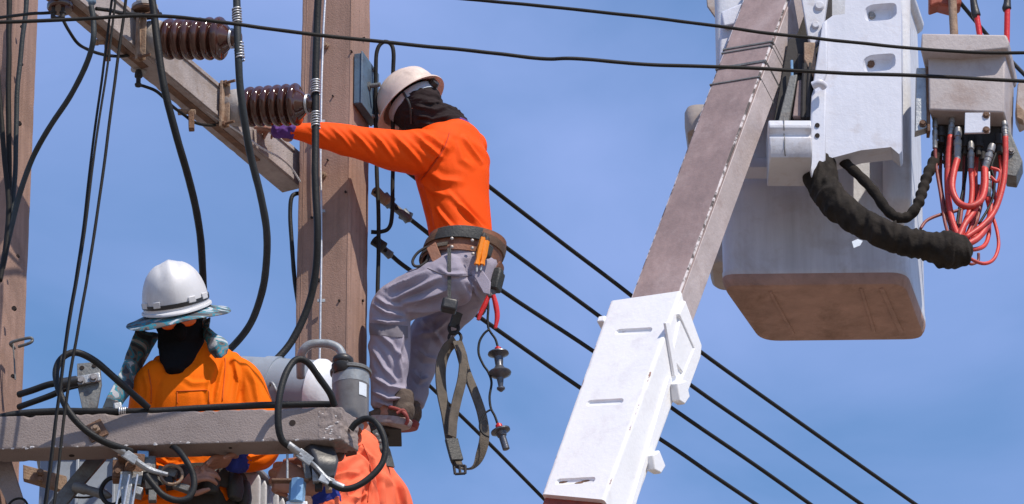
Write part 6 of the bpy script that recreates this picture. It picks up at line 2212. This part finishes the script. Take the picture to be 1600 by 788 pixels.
cloth_sheet('neck_flap', [[(214, 512, -0.9), (232, 518, -0.86), (252, 522, -0.82)], [(200, 545, -0.94), (222, 548, -0.88), (240, 538, -0.82)], [(188, 580, -0.97), (204, 584, -0.92), (213, 590, -0.86)], [(172, 612, -1.0), (192, 616, -0.96), (208, 606, -0.9)], [(158, 640, -1.02), (170, 642, -0.99), (182, 644, -0.96)]], 'camo_cloth', hh2, amp=0.010)
cloth_sheet('neck_flap', [[(305, 505, -0.86), (318, 502, -0.9), (328, 496, -0.92)], [(312, 520, -0.9), (322, 518, -0.95), (328, 515, -0.97)], [(322, 534, -0.94), (336, 530, -0.99), (352, 530, -0.98)], [(326, 548, -0.96), (340, 545, -1.01), (357, 542, -0.99)], [(336, 561, -0.97), (345, 558, -1.01), (355, 552, -1.0)]], 'camo_cloth', hh2, amp=0.010)

# ---------------------------------------------------------------- lower worker in coral shirt
w3 = thing('person', V((at(560, 800, -0.6).x, -0.6, ZD)), 'person in coral shirt stooping below the crossarm end, seen from behind', 'person')
F3 = V((-0.80, 0.55, 0)).normalized()
L3 = V((-0.55, -0.80, 0)).normalized()
torso = [(at(572, 930, -0.6), 0.155, 0.12), (at(570, 870, -0.6), 0.15, 0.115), (at(562, 810, -0.61), 0.155, 0.12), (at(558, 765, -0.62), 0.155, 0.12), (at(556, 730, -0.62), 0.15, 0.115), (at(560, 708, -0.61), 0.128, 0.10), (at(562, 694, -0.60), 0.085, 0.075)]
armL3 = [(at(548, 736, -0.74), 0.082, 0.08), (at(534, 760, -0.80), 0.082, 0.08), (at(532, 800, -0.86), 0.075, 0.072), (at(528, 832, -0.94), 0.066, 0.064), (at(518, 806, -0.99), 0.055, 0.053), (at(508, 776, -1.0), 0.046, 0.044)]
armR3 = [(at(588, 752, -0.52), 0.080, 0.08), (at(607, 778, -0.50), 0.080, 0.080), (at(618, 812, -0.46), 0.072, 0.072), (at(616, 850, -0.40), 0.064, 0.062), (at(580, 870, -0.30), 0.052, 0.05), (at(540, 860, -0.24), 0.04, 0.04)]
hip3 = at(572, 930, -0.6)
def leg_bent(hp, side):
    return [(hp + side * 0.085, 0.10, 0.10), (hp + side * 0.11 - up * 0.16 + F3 * 0.12, 0.092, 0.092), (V((hp.x, hp.y, 0)) + side * 0.12 + F3 * 0.16 + up * (ZD + 0.42), 0.08, 0.08), (V((hp.x, hp.y, 0)) + side * 0.12 + F3 * 0.06 + up * (ZD + 0.2), 0.07, 0.07), (V((hp.x, hp.y, 0)) + side * 0.12 + up * (ZD + 0.08), 0.062, 0.064)]
lgC, lgD = leg_bent(hip3, L3), leg_bent(hip3, -L3)
hc3 = at(546, 672, -0.50)
hf3 = V((-0.7, 0.45, -0.55))
hu3 = V((-0.45, 0.5, 0.75))
g = G()
for S, ref, k in ((torso, L3, 0.86), (armL3, (0, 1, 0), 0.74), (armR3, (0, 1, 0), 0.74), (lgC, (1, 0, 0), 0.75), (lgD, (1, 0, 0), 0.75)):
    loft(g, shrink(S, k), ref, sub=4)
hf3, hl3, hu3 = head_shape(g, hc3, hf3, hu3, 0.82)
neck(g, at(557, 694, -0.6), hc3 - hu3 * 0.04 - hf3 * 0.02, 0.05)
w_ = at(490, 760, -1.03)
tipsB = hand(g, w_, V((-0.93, -0.05, 0.30)), V((0.0, 1, 0.1)), -1, ((0.75, 1.25, 0.7), (0.8, 1.3, 0.7), (0.85, 1.3, 0.7), (0.95, 1.3, 0.7)), s=1.45, spread=0.05, thumb=0.7)
loft(g, [(at(508, 776, -1.0), 0.034, 0.034), (w_, 0.036, 0.028)], (0, 0, 1), sub=3)
w_ = at(536, 860, -0.24)
hand(g, w_, at(505, 852, -0.22) - w_, V((0, 0, -1)), 1, (0.6, 0.6, 0.4))
link('body', remesh(g, 'body', 0.0042, 3), 'skin', w3)
g = G()
ball(g, hc3 + hu3 * 0.02 - hf3 * 0.02, (hf3, hl3, hu3), (0.086, 0.071, 0.084))
link('hair', remesh(g, 'hair', 0.005, 2, 0.006, 40), 'black_knit', w3)
g = G()
loft(g, torso[1:], L3, seg=30, pw=2.2)
loft(g, armL3, (0, 1, 0), seg=24)
loft(g, armR3, (0, 1, 0), seg=24)
folds = [([(512, 716), (536, 708), (560, 690)], 6, 0.010), ([(510, 736), (536, 726), (566, 706)], 6, 0.010), ([(512, 752), (540, 740), (560, 740)], 5, 0.009), ([(520, 784), (546, 764), (576, 744)], 6, 0.010), ([(560, 696), (580, 720), (590, 750)], 6, 0.010), ([(584, 722), (592, 752), (596, 790)], 4, -0.014), ([(574, 735), (580, 760), (576, 790)], 5, 0.008), ([(600, 742), (612, 760), (616, 788)], 6, 0.008), ([(566, 760), (570, 775), (568, 790)], 5, 0.008), ([(622, 748), (630, 768), (634, 790)], 5, 0.007), ([(540, 775), (556, 780), (572, 772)], 5, 0.008)]
shirt3 = link('shirt', remesh(g, 'shirt', 0.0048, 5, 0.006, 7.0, stretch=(1, 1, 0.6), folds=[(l_, w_ * 1.2, a_ * 1.15) for l_, w_, a_ in folds]), 'coral_cloth', w3)
seam(shirt3, [(566, 694), (576, 716), (580, 742), (576, 770), (574, 787)], 0.0022, 'seam_coral')
seam(shirt3, [(528, 716), (548, 704), (566, 694)], 0.0018, 'seam_coral')
g = G()
loft(g, [(at(512, 788, -1.0), 0.052, 0.05), (at(508, 774, -1.005), 0.053, 0.051), (at(501, 760, -1.01), 0.046, 0.044)], (1, 0, 0), seg=20, capround=0.2)
link('cuff', remesh(g, 'cuff', 0.004, 2, 0.005, 40), 'blue_cuff', w3)
g = G()
loft(g, [(hip3 - up * 0.06, 0.15, 0.12), (hip3, 0.162, 0.128), (at(571, 895, -0.6), 0.16, 0.125)], L3, seg=28)
loft(g, lgC, (1, 0, 0), seg=24)
loft(g, lgD, (1, 0, 0), seg=24)
link('trousers', remesh(g, 'trousers', 0.009, 4, 0.006, 9), 'trouser_dark', w3)
for lg in (lgC, lgD):
    h = V((lg[-1][0].x, lg[-1][0].y, ZD + 0.006))
    shoe(w3, h - F3 * 0.07, h + F3 * 0.20, (0, 0, 1), 'boot_dark', 'boot_dark', w=0.05)
g = G()
q = []
for (x, y) in ((586, 672), (594, 684), (600, 698), (606, 714), (610, 730)):
    p, n = on_surface(shirt3, x - 4, y, 0.006)
    q.append(p if p is not None else at(x, y, -0.5))
ribbon(g, q, V((0.7, 0.6, 0.3)), 0.045, 0.008)
hst = g.build('harness_strap', 'leather_dark', w3)
g = G()
for (x, y) in ((588, 680), (594, 690), (598, 702)):
    g.lathe(at(x, y, -0.66), (0.3, -1, 0), [(0, 0.008), (0.006, 0.007), (0.008, 0.003)], seg=8)
g.build('harness_buckle', 'galv_dark', hst)
